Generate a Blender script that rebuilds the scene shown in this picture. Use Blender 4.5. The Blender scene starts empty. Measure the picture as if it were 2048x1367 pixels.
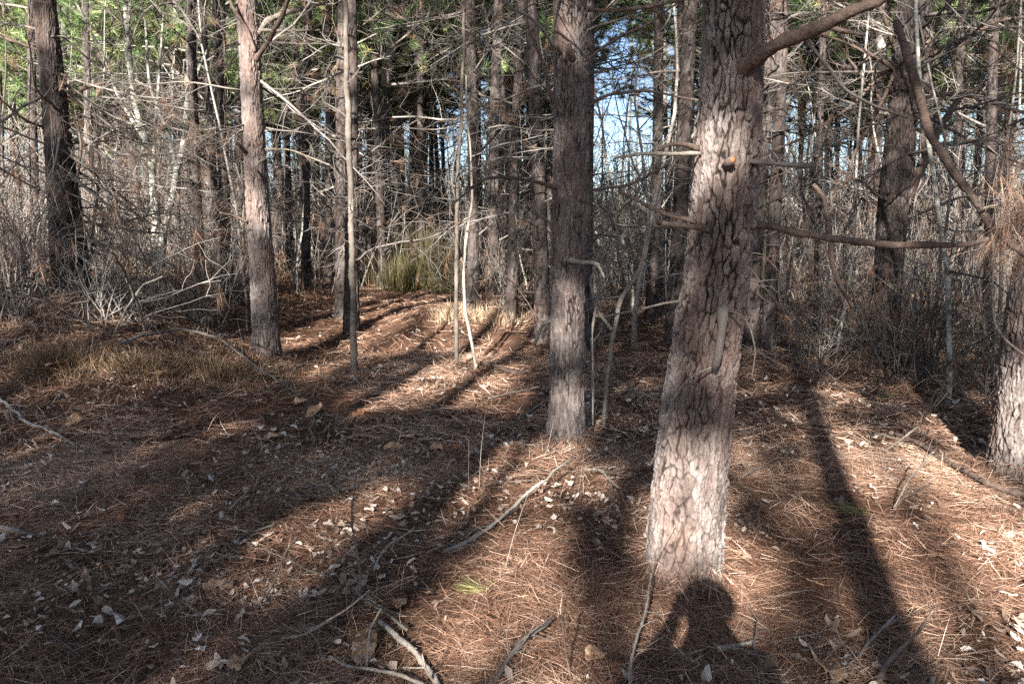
import bpy, math, random
import numpy as np
from mathutils import Vector, Quaternion, Euler, Matrix

random.seed(7)
RG = np.random.default_rng(11)
SC = bpy.context.scene
COL = SC.collection
R = math.radians

# ------------------------------------------------------------------ camera
F = 1569.0                       # focal length in photo pixels (photo is 2048 wide)
PITCH = R(10.0)
CP, SP = math.cos(PITCH), math.sin(PITCH)
CAMZ = 1.6
cam_data = bpy.data.cameras.new("view_camera")
cam_data.sensor_width = 36.0
cam_data.lens = 36.0 * F / 2048.0
cam_data.clip_start = 0.05
cam_data.clip_end = 2000.0
cam = bpy.data.objects.new("view_camera", cam_data)
COL.objects.link(cam)
cam.location = (0, 0, CAMZ)
cam.rotation_euler = (R(90) - PITCH, 0, 0)
SC.camera = cam

# ------------------------------------------------------------------ light
SUND = np.array([0.243, 0.928, -0.495]); SUND /= np.linalg.norm(SUND)   # the way the light travels
EL = math.asin(-SUND[2]); AZ = math.atan2(-SUND[0], -SUND[1])
world = bpy.data.worlds.new("World")
SC.world = world
world.use_nodes = True
wn = world.node_tree
for n in list(wn.nodes): wn.nodes.remove(n)
sky = wn.nodes.new("ShaderNodeTexSky")
sky.sky_type = 'NISHITA'; sky.sun_disc = False
sky.sun_elevation = EL; sky.sun_rotation = AZ
sky.air_density = 0.55; sky.dust_density = 0.9; sky.ozone_density = 1.0
bg = wn.nodes.new("ShaderNodeBackground"); bg.inputs[1].default_value = 0.05
wo = wn.nodes.new("ShaderNodeOutputWorld")
wn.links.new(sky.outputs[0], bg.inputs[0]); wn.links.new(bg.outputs[0], wo.inputs[0])
sl = bpy.data.lights.new("sun", 'SUN'); sl.energy = 5.0; sl.angle = R(0.53); sl.color = (1.0, 0.93, 0.85)
so = bpy.data.objects.new("sun", sl); COL.objects.link(so)
so.rotation_euler = Vector(SUND).to_track_quat('-Z', 'Y').to_euler()
SC.view_settings.view_transform = 'Standard'
SC.view_settings.look = 'None'
SC.view_settings.exposure = 2.6
SC.view_settings.gamma = 1.0
SC.view_settings.use_curve_mapping = False
SC.cycles.max_bounces = 5
SC.cycles.diffuse_bounces = 2
SC.cycles.glossy_bounces = 2
SC.cycles.transmission_bounces = 3
SC.cycles.use_denoising = False

# ------------------------------------------------------------------ noise and terrain
def _h2(i, j, s=0.0):
    v = np.sin(i * 127.1 + j * 311.7 + s * 74.7) * 43758.5453
    return v - np.floor(v)
def _h3(i, j, k, s=0.0):
    v = np.sin(i * 127.1 + j * 311.7 + k * 191.3 + s * 74.7) * 43758.5453
    return v - np.floor(v)
def n2(x, y, s=0.0):
    x = np.asarray(x, float); y = np.asarray(y, float)
    i = np.floor(x); j = np.floor(y); a = x - i; b = y - j
    a = a * a * (3 - 2 * a); b = b * b * (3 - 2 * b)
    return ((_h2(i, j, s) * (1 - a) + _h2(i + 1, j, s) * a) * (1 - b)
            + (_h2(i, j + 1, s) * (1 - a) + _h2(i + 1, j + 1, s) * a) * b) * 2 - 1
def n3(x, y, z, s=0.0):
    i = np.floor(x); j = np.floor(y); k = np.floor(z); a = x - i; b = y - j; c = z - k
    a = a * a * (3 - 2 * a); b = b * b * (3 - 2 * b); c = c * c * (3 - 2 * c)
    def L(kk):
        return ((_h3(i, j, kk, s) * (1 - a) + _h3(i + 1, j, kk, s) * a) * (1 - b)
                + (_h3(i, j + 1, kk, s) * (1 - a) + _h3(i + 1, j + 1, kk, s) * a) * b)
    return (L(k) * (1 - c) + L(k + 1) * c) * 2 - 1
def sst(x, a, b):
    t = np.clip((np.asarray(x, float) - a) / (b - a), 0, 1); return t * t * (3 - 2 * t)
def H(x, y):
    x = np.asarray(x, float); y = np.asarray(y, float)
    h = 0.045 * n2(x * .7, y * .7, 1) + 0.022 * n2(x * 1.9, y * 1.9, 2) + 0.017 * n2(x * 4.7, y * 4.7, 3) + .011 * n2(x * 11, y * 11, 5)
    h = h + 0.50 * sst(-x, 2.2, 5.5) * sst(y, 5.2, 8.0) * (1 - .5 * sst(y, 11, 16))
    h = h + 0.20 * sst(-x, 2.5, 3.6) * sst(y, 5.8, 6.8) * (1 - sst(y, 7.6, 9.0))
    h = h + 0.22 * np.exp(-(((x + .35) / 1.3) ** 2 + ((y - 10.3) / 1.2) ** 2))
    h = h + 0.25 * n2(x * .12, y * .12, 8) * sst(y, 12, 30)
    return h

def ray(x, y):
    a = (x - 1024.0) / F; b = (y - 683.5) / F
    return np.array([a, CP - b * SP, -SP - b * CP])
def at(x, y, Y):
    d = ray(x, y); t = Y / d[1]
    return np.array([d[0] * t, Y, CAMZ + d[2] * t])
def gp(x, y, lift=0.0):
    d = ray(x, y); t = 1.0
    if d[2] > -.02: t = 60.
    else:
        t = CAMZ / -d[2]
        for _ in range(25):
            h = float(H(d[0] * t, d[1] * t)); t = t * .5 + .5 * (CAMZ - h - lift) / -d[2]
    return np.array([d[0] * t, d[1] * t, CAMZ + d[2] * t])
def depth(p): return p[1] * CP - (p[2] - CAMZ) * SP
def pxof(p):
    dz = p[2] - CAMZ; dep = p[1] * CP - dz * SP; up = p[1] * SP + dz * CP
    return 1024 + F * p[0] / dep, 683.5 - F * up / dep

# ------------------------------------------------------------------ mesh building
class MB:
    def __init__(self): self.V = []; self.Q = []; self.T = []; self.A = []; self.B = []; self.n = 0
    def add(self, V, Q=None, T=None, a=None, b=None):
        V = np.asarray(V, float).reshape(-1, 3); m = len(V)
        self.V.append(V)
        if Q is not None and len(Q): self.Q.append(np.asarray(Q, int).reshape(-1, 4) + self.n)
        if T is not None and len(T): self.T.append(np.asarray(T, int).reshape(-1, 3) + self.n)
        self.A.append(np.full(m, .5) if a is None else np.broadcast_to(np.asarray(a, float), (m,)).copy())
        self.B.append(np.full(m, .5) if b is None else np.broadcast_to(np.asarray(b, float), (m,)).copy())
        self.n += m
    def mesh(self, name, mats, smooth=True, midx=None):
        me = bpy.data.meshes.new(name)
        V = np.concatenate(self.V) if self.V else np.zeros((0, 3))
        Q = np.concatenate(self.Q) if self.Q else np.zeros((0, 4), int)
        T = np.concatenate(self.T) if self.T else np.zeros((0, 3), int)
        me.vertices.add(len(V)); me.vertices.foreach_set('co', V.astype(np.float32).ravel())
        loops = np.concatenate([Q.ravel(), T.ravel()]).astype(np.int32)
        me.loops.add(len(loops)); me.loops.foreach_set('vertex_index', loops)
        st = np.concatenate([np.arange(len(Q)) * 4, len(Q) * 4 + np.arange(len(T)) * 3]).astype(np.int32)
        me.polygons.add(len(st)); me.polygons.foreach_set('loop_start', st)
        if smooth: me.polygons.foreach_set('use_smooth', np.ones(len(st), bool))
        for m in (mats if isinstance(mats, (list, tuple)) else [mats]): me.materials.append(m)
        if self.V:
            for nm, arr in (('va', self.A), ('vb', self.B)):
                at_ = me.attributes.new(nm, 'FLOAT', 'POINT'); at_.data.foreach_set('value', np.concatenate(arr).astype(np.float32))
        me.update(calc_edges=True)
        return me
def link(name, me, parent=None, loc=(0, 0, 0)):
    o = bpy.data.objects.new(name, me); COL.objects.link(o); o.location = loc
    if parent is not None: o.parent = parent
    return o
def tag(o, label=None, cat=None, group=None, kind=None):
    if label: o['label'] = label
    if cat: o['category'] = cat
    if group: o['group'] = group
    if kind: o['kind'] = kind
    return o
def thing(name, loc, label, cat, group=None):
    o = bpy.data.objects.new(name, None); COL.objects.link(o); o.location = loc; o.empty_display_size = .2
    return tag(o, label, cat, group)

def norm(v): return v / np.maximum(np.linalg.norm(v, axis=-1, keepdims=True), 1e-9)
def tubes(mb, P, Rr, sides=5, a=None, b=None, rough=0.0):
    """P (m,n,3) centre lines, Rr (m,n) radii"""
    P = np.asarray(P, float); Rr = np.asarray(Rr, float)
    if P.ndim == 2: P = P[None]; Rr = Rr[None]
    m, n, _ = P.shape
    t = norm(np.gradient(P, axis=1))
    mean = norm(P[:, -1] - P[:, 0])
    ref = np.where(np.abs(mean[:, 2:3]) > .75, np.array([[1., 0, 0]]), np.array([[0, 0, 1.]]))[:, None, :]
    u = norm(np.cross(t, ref)); w = np.cross(t, u)
    th = np.arange(sides) * 2 * math.pi / sides
    rad = Rr[:, :, None] * np.ones(sides)
    if rough: rad = rad * (1 + rough * (RG.random(rad.shape) * 2 - 1))
    V = P[:, :, None, :] + rad[..., None] * (u[:, :, None, :] * np.cos(th)[:, None] + w[:, :, None, :] * np.sin(th)[:, None])
    i = np.arange(n - 1)[:, None] * sides; k = np.arange(sides)[None]; k2 = (k + 1) % sides
    q = np.stack([i + k, i + k2, i + sides + k2, i + sides + k], -1).reshape(-1, 4)
    Q = (np.arange(m) * n * sides)[:, None, None] + q[None]
    av = None if a is None else np.repeat(np.asarray(a, float), n * sides)
    bv = None if b is None else np.repeat(np.asarray(b, float), n * sides)
    V = V.reshape(-1, 3)
    T = []
    if sides >= 5:                                   # close the ends with a fan
        caps = np.stack([P[:, 0], P[:, -1]], 1).reshape(-1, 3)
        base = len(V)
        for mi in range(m):
            o0 = mi * n * sides; o1 = o0 + (n - 1) * sides
            for kk in range(sides):
                T.append((base + 2 * mi, o0 + (kk + 1) % sides, o0 + kk)); T.append((base + 2 * mi + 1, o1 + kk, o1 + (kk + 1) % sides))
        V = np.concatenate([V, caps])
        if av is not None: av = np.concatenate([av, np.repeat(np.asarray(a, float), 2)])
        if bv is not None: bv = np.concatenate([bv, np.repeat(np.asarray(b, float), 2)])
    mb.add(V, Q=Q, T=T, a=av, b=bv)

def blades(mb, P0, D, L, W, sag=.1, a=None, up=None):
    """thin tapering bent needles: P0 (m,3) D (m,3) unit; 5 verts each"""
    m = len(P0)
    L = np.broadcast_to(L, (m,))[:, None]; W = np.broadcast_to(W, (m,))[:, None]
    rnd = RG.normal(size=(m, 3)) if up is None else np.broadcast_to(up, (m, 3)) + RG.normal(size=(m, 3)) * .5
    s = norm(np.cross(D, rnd)); bend = norm(np.cross(D, s)) * (RG.random((m, 1)) * 2 - 1) * np.broadcast_to(sag, (m,))[:, None]
    mid = P0 + D * L * .5 + bend * L * .5; tip = P0 + D * L
    V = np.stack([P0 - s * W * .5, P0 + s * W * .5, mid + s * W * .45, mid - s * W * .45, tip], 1).reshape(-1, 3)
    k = np.arange(m)[:, None] * 5
    mb.add(V, Q=k + np.array([[0, 1, 2, 3]]), T=k + np.array([[3, 2, 4]]), a=None if a is None else np.repeat(a, 5))
def tufts(mb, C, A, n=26, L=.19, W=.006, spread=.7, a=None, tri=True):
    """sprays of needles round centres C with axis A"""
    C = np.asarray(C, float); A = np.asarray(A, float); m = len(C)
    if m == 0: return
    D = norm(A[:, None] * .75 + RG.normal(size=(m, n, 3)) * spread * .6)
    P0 = (C[:, None] - A[:, None] * RG.random((m, n, 1)) * .12)
    l = L * (.7 + .5 * RG.random((m, n, 1)))
    tip = P0 + D * l + np.array([0, 0, -.03])
    s = norm(np.cross(D, RG.normal(size=(m, n, 3)))) * W * .5
    V = np.stack([P0 - s, P0 + s, tip], 2).reshape(-1, 3)
    T = np.arange(m * n)[:, None] * 3 + np.array([[0, 1, 2]])
    av = RG.random(m) if a is None else a
    av = np.clip(np.repeat(av, n * 3) + np.repeat(RG.random(m * n) * .3 - .15, 3), 0, 1)
    mb.add(V, T=T, a=av)

# ------------------------------------------------------------------ materials
def ramp(nt, stops):
    r = nt.nodes.new('ShaderNodeValToRGB'); e = r.color_ramp.elements
    while len(e) < len(stops): e.new(.5)
    for k, (p, c) in enumerate(stops): e[k].position = p; e[k].color = (*c, 1)
    return r
def mat_base(name, rough=.85, spec=.25):
    m = bpy.data.materials.new(name); m.use_nodes = True; nt = m.node_tree
    b = nt.nodes['Principled BSDF']; b.inputs['Roughness'].default_value = rough
    b.inputs['Specular IOR Level'].default_value = spec
    return m, nt, b
def attr(nt, nm):
    a = nt.nodes.new('ShaderNodeAttribute'); a.attribute_name = nm; return a.outputs['Fac']
def noise(nt, scale, detail=3, stretch=None, rnd=True, rough=.6):
    tc = nt.nodes.new('ShaderNodeTexCoord'); mp = nt.nodes.new('ShaderNodeMapping')
    nt.links.new(tc.outputs['Object'], mp.inputs[0])
    if stretch: mp.inputs['Scale'].default_value = stretch
    if rnd:
        oi = nt.nodes.new('ShaderNodeObjectInfo'); ml = nt.nodes.new('ShaderNodeMath'); ml.operation = 'MULTIPLY'; ml.inputs[1].default_value = 37.
        nt.links.new(oi.outputs['Random'], ml.inputs[0]); nt.links.new(ml.outputs[0], mp.inputs['Location'])
    n = nt.nodes.new('ShaderNodeTexNoise'); n.inputs['Scale'].default_value = scale; n.inputs['Detail'].default_value = detail
    n.inputs['Roughness'].default_value = rough
    nt.links.new(mp.outputs[0], n.inputs['Vector']); return n.outputs['Fac']
def mix(nt, fac, a, b, mode='MIX'):
    m = nt.nodes.new('ShaderNodeMix'); m.data_type = 'RGBA'; m.blend_type = mode
    for s, v in ((m.inputs[0], fac), (m.inputs[6], a), (m.inputs[7], b)):
        if isinstance(v, bpy.types.NodeSocket): nt.links.new(v, s)
        elif isinstance(v, (int, float)): s.default_value = v
        else: s.default_value = (*v, 1)
    return m.outputs[2]
def bump(nt, b, h, st=.5, dist=.01):
    n = nt.nodes.new('ShaderNodeBump'); n.inputs['Strength'].default_value = st; n.inputs['Distance'].default_value = dist
    nt.links.new(h, n.inputs['Height']); nt.links.new(n.outputs[0], b.inputs['Normal'])
def mathn(nt, op, a, b=0.0):
    m = nt.nodes.new('ShaderNodeMath'); m.operation = op
    for s, v in ((m.inputs[0], a), (m.inputs[1], b)):
        if isinstance(v, bpy.types.NodeSocket): nt.links.new(v, s)
        else: s.default_value = v
    return m.outputs[0]

def bark_material(name, plates, groove, rust):
    m, nt, b = mat_base(name, .92, .15)
    pl = attr(nt, 'va'); cr = attr(nt, 'vb')
    pr = ramp(nt, plates); fine = noise(nt, 55, 4, (1, 1, .55), rough=.7)
    v = mathn(nt, 'ADD', mathn(nt, 'MULTIPLY', cr, .65), mathn(nt, 'MULTIPLY', fine, .45))
    nt.links.new(v, pr.inputs[0])
    big = noise(nt, 4.0, 3, (1, 1, .5))
    rr = ramp(nt, [(.42, (0, 0, 0)), (.62, (1, 1, 1))]); nt.links.new(big, rr.inputs[0])
    c1 = mix(nt, mathn(nt, 'MULTIPLY', rr.outputs[0], .45), pr.outputs[0], rust)
    gr = ramp(nt, [(.12, (0, 0, 0)), (.62, (1, 1, 1))]); nt.links.new(pl, gr.inputs[0])
    c = mix(nt, gr.outputs[0], groove, c1)
    fl = noise(nt, 130, 2, (1, 1, .7)); fr = ramp(nt, [(.56, (0, 0, 0)), (.7, (1, 1, 1))]); nt.links.new(fl, fr.inputs[0])
    c = mix(nt, mathn(nt, 'MULTIPLY', fr.outputs[0], .14), c, (.34, .31, .28))
    nt.links.new(c, b.inputs['Base Color'])
    bump(nt, b, mathn(nt, 'ADD', fine, mathn(nt, 'MULTIPLY', fl, .5)), .9, .012)
    return m
M_BARK = bark_material('pine_bark', [(.15, (.07, .052, .046)), (.42, (.118, .098, .09)), (.68, (.18, .157, .146)), (.85, (.225, .20, .187)), (1, (.29, .265, .25))], (.018, .013, .011), (.145, .085, .064))
M_BARK_SHADE = bark_material('pine_bark_shaded', [(.15, (.028, .023, .022)), (.5, (.056, .047, .044)), (.8, (.105, .091, .086)), (1, (.18, .165, .158))], (.010, .008, .007), (.065, .042, .034))  # shade put into the bark colour: far-left, forked and background trunks

def simple_mat(name, stops, src='rnd', scale=12, nmix=.5, rough=.9, bst=.4, bscale=80, stretch=None):
    m, nt, b = mat_base(name, rough, .2)
    r = ramp(nt, stops); n = noise(nt, scale, 3, stretch)
    if src == 'attr': s = attr(nt, 'va')
    else: s = nt.nodes.new('ShaderNodeObjectInfo').outputs['Random']
    v = mathn(nt, 'ADD', mathn(nt, 'MULTIPLY', s, 1 - nmix), mathn(nt, 'MULTIPLY', n, nmix))
    nt.links.new(v, r.inputs[0]); nt.links.new(r.outputs[0], b.inputs['Base Color'])
    if bst: bump(nt, b, noise(nt, bscale, 3, stretch), bst, .004)
    return m
M_DEAD = simple_mat('dead_wood', [(.1, (.05, .043, .038)), (.4, (.11, .097, .085)), (.65, (.21, .19, .17)), (.9, (.38, .355, .32))], 'rnd', 6, .5)
M_LIMB = simple_mat('limb_bark', [(.15, (.045, .032, .026)), (.45, (.10, .072, .058)), (.65, (.16, .12, .10)), (.9, (.28, .24, .21))], 'rnd', 45, .8, bst=1.0, bscale=160)
M_STICK = simple_mat('weathered_stick', [(.15, (.06, .05, .042)), (.4, (.14, .12, .10)), (.62, (.26, .23, .195)), (.9, (.44, .40, .35))], 'rnd', 60, .65, bst=1.0, bscale=200)
M_PALE = simple_mat('pale_sapling_bark', [(.25, (.07, .058, .048)), (.45, (.14, .122, .102)), (.62, (.22, .198, .17)), (.85, (.31, .29, .25))], 'rnd', 10, .6, bst=.3)
M_MOTT = simple_mat('mottled_hardwood_bark', [(.34, (.05, .05, .045)), (.46, (.17, .17, .14)), (.56, (.34, .34, .30)), (.75, (.48, .48, .44))], 'rnd', 9, .92, bst=.4, stretch=(1, 1, 1.6))
M_CUT = simple_mat('fresh_cut_wood', [(.3, (.20, .08, .04)), (.7, (.36, .18, .09))], 'rnd', 60, .7)
M_ORANGE = M_CUT

def needle_mat(name, stops, trans=.35, rough=.45, spec=.4):
    m, nt, b = mat_base(name, rough, spec)
    r = ramp(nt, stops); nt.links.new(attr(nt, 'va'), r.inputs[0]); nt.links.new(r.outputs[0], b.inputs['Base Color'])
    if trans:
        tr = nt.nodes.new('ShaderNodeBsdfTranslucent'); nt.links.new(r.outputs[0], tr.inputs[0])
        ms = nt.nodes.new('ShaderNodeMixShader'); ms.inputs[0].default_value = trans
        out = nt.nodes['Material Output']
        nt.links.new(b.outputs[0], ms.inputs[1]); nt.links.new(tr.outputs[0], ms.inputs[2]); nt.links.new(ms.outputs[0], out.inputs[0])
    return m
M_GREEN = needle_mat('pine_needles_green', [(0, (.06, .11, .045)), (.35, (.15, .24, .085)), (.7, (.25, .34, .13)), (.93, (.38, .42, .20)), (1, (.38, .29, .14))], .2)
M_BROWN = needle_mat('pine_needles_dead', [(0, (.10, .05, .03)), (.5, (.20, .11, .068)), (1, (.33, .23, .16))], .2)
M_BLEACH = needle_mat('bleached_grass', [(0, (.22, .14, .08)), (.5, (.44, .33, .22)), (1, (.62, .52, .39))], .3)
M_RUST = needle_mat('rusty_needles', [(0, (.20, .10, .06)), (.5, (.38, .23, .15)), (1, (.55, .42, .32))], .2)
M_STRAW = needle_mat('pine_straw', [(0, (.045, .025, .018)), (.22, (.125, .064, .040)), (.45, (.26, .150, .102)), (.7, (.45, .305, .22)), (1, (.68, .56, .45))], .1, .55, .3)
M_LITTER = needle_mat('leaf_litter_pale', [(0, (.12, .08, .055)), (.3, (.25, .185, .145)), (.6, (.44, .375, .315)), (1, (.66, .60, .54))], .15, .7, .2)
M_GRASS = needle_mat('dry_grass', [(0, (.07, .05, .028)), (.35, (.17, .105, .06)), (.7, (.29, .19, .115)), (1, (.48, .38, .25))], .3)
M_OLIVE = needle_mat('olive_grass', [(0, (.03, .032, .012)), (.5, (.085, .078, .033)), (1, (.22, .18, .09))], .3)
M_SPRIG = needle_mat('green_sprig', [(0, (.10, .11, .035)), (1, (.30, .29, .12))], .3)
def leaf_mat(name, stops):
    m, nt, b = mat_base(name, .75, .2)
    r = ramp(nt, stops); n = noise(nt, 30, 4); nt.links.new(n, r.inputs[0]); nt.links.new(r.outputs[0], b.inputs['Base Color'])
    bump(nt, b, noise(nt, 60, 3), .6, .004); return m
M_LEAF = leaf_mat('dead_leaf_tan', [(.3, (.22, .12, .07)), (.5, (.40, .25, .15)), (.7, (.52, .37, .25))])
M_LEAFD = leaf_mat('dead_leaf_rust', [(.3, (.14, .06, .035)), (.6, (.28, .13, .07))])

def ground_material():
    m, nt, b = mat_base('forest_floor', .95, .1)
    n = noise(nt, 3.0, 5, rnd=False); f = noise(nt, 70, 5, rnd=False, rough=.75)
    r = ramp(nt, [(.3, (.035, .02, .014)), (.5, (.10, .056, .038)), (.7, (.20, .125, .085))])
    nt.links.new(mathn(nt, 'ADD', mathn(nt, 'MULTIPLY', n, .35), mathn(nt, 'MULTIPLY', f, .65)), r.inputs[0])
    nt.links.new(r.outputs[0], b.inputs['Base Color']); bump(nt, b, f, 1.0, .03); return m
M_GROUND = ground_material()

# ------------------------------------------------------------------ ground
def grid_axis(lo, hi, c, fine, growth):
    a = [c]; s = fine
    while a[-1] < hi: a.append(a[-1] + s); s = s if abs(a[-1] - c) < 7 else s * growth
    bq = [c]; s = fine
    while bq[-1] > lo: bq.append(bq[-1] - s); s = s if abs(bq[-1] - c) < 7 else s * growth
    return np.array(sorted(set(bq + a)))
gx = grid_axis(-900, 900, 0, .06, 1.07); gy = grid_axis(-900, 900, 6, .06, 1.07)
X, Y = np.meshgrid(gx, gy); nx, ny = len(gx), len(gy)
gm = MB(); ii, jj = np.meshgrid(np.arange(nx - 1), np.arange(ny - 1)); b0 = (jj * nx + ii).ravel()
gm.add(np.stack([X.ravel(), Y.ravel(), H(X, Y).ravel()], 1), Q=np.stack([b0, b0 + 1, b0 + nx + 1, b0 + nx], 1))
tag(link('ground', gm.mesh('ground', M_GROUND)), kind='structure')

# ------------------------------------------------------------------ bark trunks
def trunk(mb, C, Rad, ns=64, dz=.02, pw=.045, ph=.10, dep=.011, seed=0.0, plates=True, smooth_below=None):
    """C (n,3) control centres bottom to top, Rad (n,) radii; furrowed plated bark as relief"""
    C = np.asarray(C, float); Rad = np.asarray(Rad, float)
    L = np.concatenate([[0], np.cumsum(np.linalg.norm(np.diff(C, axis=0), axis=1))])
    fz = np.arange(0, L[-1], dz); fz = np.append(fz, L[-1])
    cc = np.stack([np.interp(fz, L, C[:, k]) for k in range(3)], 1); rr = np.interp(fz, L, Rad)
    if len(C) > 2:
        k = max(1, int(.15 / dz)); ker = np.ones(2 * k + 1) / (2 * k + 1)
        sm = lambda q: np.convolve(np.pad(q, k, mode='reflect', reflect_type='odd'), ker, 'valid')
        cc = np.stack([sm(cc[:, q]) for q in range(3)], 1); rr = sm(rr)
    th = np.arange(ns) * 2 * math.pi / ns; K = max(5, round(2 * math.pi * Rad[0] / pw))
    TH, Z = np.meshgrid(th, fz); RRR = rr[:, None] * np.ones(ns)
    cx, sx = np.cos(TH), np.sin(TH); rm = float(np.mean(Rad))
    if plates:
        def vor(K, ph, sd, aw):
            wa = n3(cx * rm * 14, sx * rm * 14, Z * 6, sd) * .45 + n3(cx * rm * 45, sx * rm * 45, Z * 30, sd + 1) * aw
            wb = n3(cx * rm * 14 + 9, sx * rm * 14, Z * 8, sd + 2) * .5 + n3(cx * rm * 50, sx * rm * 50, Z * 40, sd + 3) * aw
            a = TH / (2 * math.pi) * K + wa; bz = Z / ph + wb
            ia = np.floor(a); ib = np.floor(bz); z0 = np.zeros(a.shape)
            f1 = z0 + 9.; f2 = z0 + 9.; cell = z0; x1 = z0; x2 = z0; y1 = z0; y2 = z0
            for da in (-1, 0, 1):
                for db in (-1, 0, 1):
                    ka = ia + da; kb = ib + db; km = np.mod(ka, K)
                    px_ = ka + .1 + .8 * _h2(km, kb, sd); py_ = kb + .05 + .9 * _h2(km, kb, sd + 5)
                    d = np.hypot(a - px_, bz - py_); c = _h2(km, kb, sd + 9)
                    near = d < f1; sec = (~near) & (d < f2)
                    x2 = np.where(near, x1, np.where(sec, px_, x2)); y2 = np.where(near, y1, np.where(sec, py_, y2)); x1 = np.where(near, px_, x1); y1 = np.where(near, py_, y1)
                    f2 = np.where(near, f1, np.minimum(f2, d)); cell = np.where(near, c, cell); f1 = np.where(near, d, f1)
            dxx = np.abs(x1 - x2); dyy = np.abs(y1 - y2)
            return f2 - f1, cell, dxx / (dxx + dyy + 1e-6)
        e0, cell, ori = vor(K, ph, seed, .30)
        vary = n3(cx * rm * 20, sx * rm * 20, Z * 8, seed + 8)
        e = sst(e0, .01, .24 + .14 * vary); e = 1 - (1 - e) * np.clip(.32 + .9 * ori + 1.2 * vary, .03, 1)
        if ns > 60:
            e1, cell1, ori1 = vor(int(K * 2.3), ph * .42, seed + 31, .35)
            g = sst(e1, .02, .34); g = 1 - (1 - g) * np.clip(.3 + .9 * ori1 + .8 * n3(cx * rm * 35, sx * rm * 35, Z * 12, seed + 33), .05, 1)
        else: g = e; cell1 = cell
        if smooth_below is not None:
            q_ = sst(Z + .25 * n3(cx * rm * 8, sx * rm * 8, Z * 3, seed + 11), smooth_below * .5, smooth_below * 1.3); e = 1 - (1 - e) * (.68 + .32 * q_)
        e = e * (.55 + .45 * g); cell = .55 * cell + .45 * cell1
        fn = n3(cx * rm * 90, sx * rm * 90, Z * 60, seed + 4)
        fl = sst(n3(cx * rm * 60, sx * rm * 60, Z * 22, seed + 7), -.05, .12)
        disp = dep * (e * (.6 + .5 * cell + .28 * fl) + .22 * fn - .8)
        plate = np.clip(e * (.75 + .25 * fl) + .1 * fn, 0, 1); vb = np.clip(cell * .7 + .3 * fl, 0, 1)
    else:
        disp = dep * n3(cx * rm * 40, sx * rm * 40, Z * 14, seed); plate = np.clip(.6 + disp / dep, 0, 1); vb = np.full(TH.shape, .5)
    lob = 1 + .035 * n3(cx * 1.3, sx * 1.3, Z * 1.1, seed + 6)
    rad = RRR * lob + disp
    V = np.stack([cc[:, None, 0] + rad * cx, cc[:, None, 1] + rad * sx, cc[:, None, 2] + 0 * cx], -1).reshape(-1, 3)
    n = len(fz); i = np.arange(n - 1)[:, None] * ns; k = np.arange(ns)[None]; k2 = (k + 1) % ns
    mb.add(V, Q=np.stack([i + k, i + k2, i + ns + k2, i + ns + k], -1).reshape(-1, 4), a=plate.ravel(), b=vb.ravel())

# ------------------------------------------------------------------ shared parts: dead branches, crowns, trunks
def wiggle(p0, d, L, n, amp, droop, rng):
    d = d / np.linalg.norm(d); P = [np.array(p0, float)]; st = L / (n - 1); dd = d.copy()
    for k in range(n - 1):
        dd = dd + rng.normal(size=3) * amp + np.array([0, 0, droop]); dd /= np.linalg.norm(dd); P.append(P[-1] + dd * st)
    return np.array(P)
def dead_branch(mb, L, r, rng, ntw=18, dry=0, sides=5, droop=-.03, fine=True, tw=1.0):
    main = wiggle((-.02, 0, 0), np.array([1., 0, 0]), L, 11, .11, droop, rng)
    tubes(mb, main, np.linspace(r, r * .22, 11), sides, rough=.12)
    TP = []; TR = []; UP = []; UR = []; ends = []
    for k in range(ntw):
        f = .12 + .86 * rng.random(); q = f * 10; i = min(9, int(q)); p = main[i] + (main[i + 1] - main[i]) * (q - i)
        t = main[i + 1] - main[i]; t = t / np.linalg.norm(t)
        s = np.cross(t, rng.normal(size=3)); s[2] *= .6; s /= np.linalg.norm(s)
        d = t * (.5 + .5 * rng.random()) + s * .9 + np.array([0, 0, .05])
        l = L * (.16 + .34 * rng.random()) * (1.15 - .6 * f) * tw
        w = wiggle(p, d, l, 6, .2, .04, rng); rr = max(.0018, r * .30 * (1.1 - .6 * f))
        TP.append(w); TR.append(np.linspace(rr, rr * .35, 6)); ends.append((w[-1], w[-1] - w[-2]))
        if fine:
            for _ in range(2):
                i2 = rng.integers(1, 5); d2 = norm(w[i2 + 0] - w[i2 - 1]) + rng.normal(size=3) * .8
                w2 = wiggle(w[i2], d2, l * (.25 + .3 * rng.random()), 4, .25, .02, rng)
                UP.append(w2); UR.append(np.linspace(rr * .55, rr * .28, 4)); ends.append((w2[-1], w2[-1] - w2[-2]))
    tubes(mb, np.array(TP), np.array(TR), 3)
    if UP: tubes(mb, np.array(UP), np.array(UR), 3)
    return ends
def bmesh_variant(name, L, r, seed, mat=None, dry=False, **kw):
    rng = np.random.default_rng(seed); mb = MB(); ends = dead_branch(mb, L, r, rng, **kw)
    me = mb.mesh(name, mat or M_DEAD)
    dm = None
    if dry:
        d = MB(); sel = [e for e in ends if rng.random() < dry]
        C = np.array([e[0] for e in sel]); A = norm(np.array([e[1] for e in sel]) + np.array([0, 0, -.02]))
        tufts(d, C, A * .6 + np.array([0, 0, -.5]), 22, .17, .003, .5)
        dm = d.mesh('dry_needles', M_BROWN, False)
    return me, dm
BR = [bmesh_variant('branch', 1.5 + .25 * (k % 4), .013 + .002 * (k % 3), 100 + k, ntw=16 + k % 5, droop=[-.05, -.02, .04, .02][k % 4], dry=(.13 if k in (2, 5, 9) else 0)) for k in range(10)]
BRF = [bmesh_variant('branch', 1.5, .014, 200 + k, ntw=11, fine=False, droop=[-.05, .03][k % 2])[0] for k in range(5)]

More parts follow.
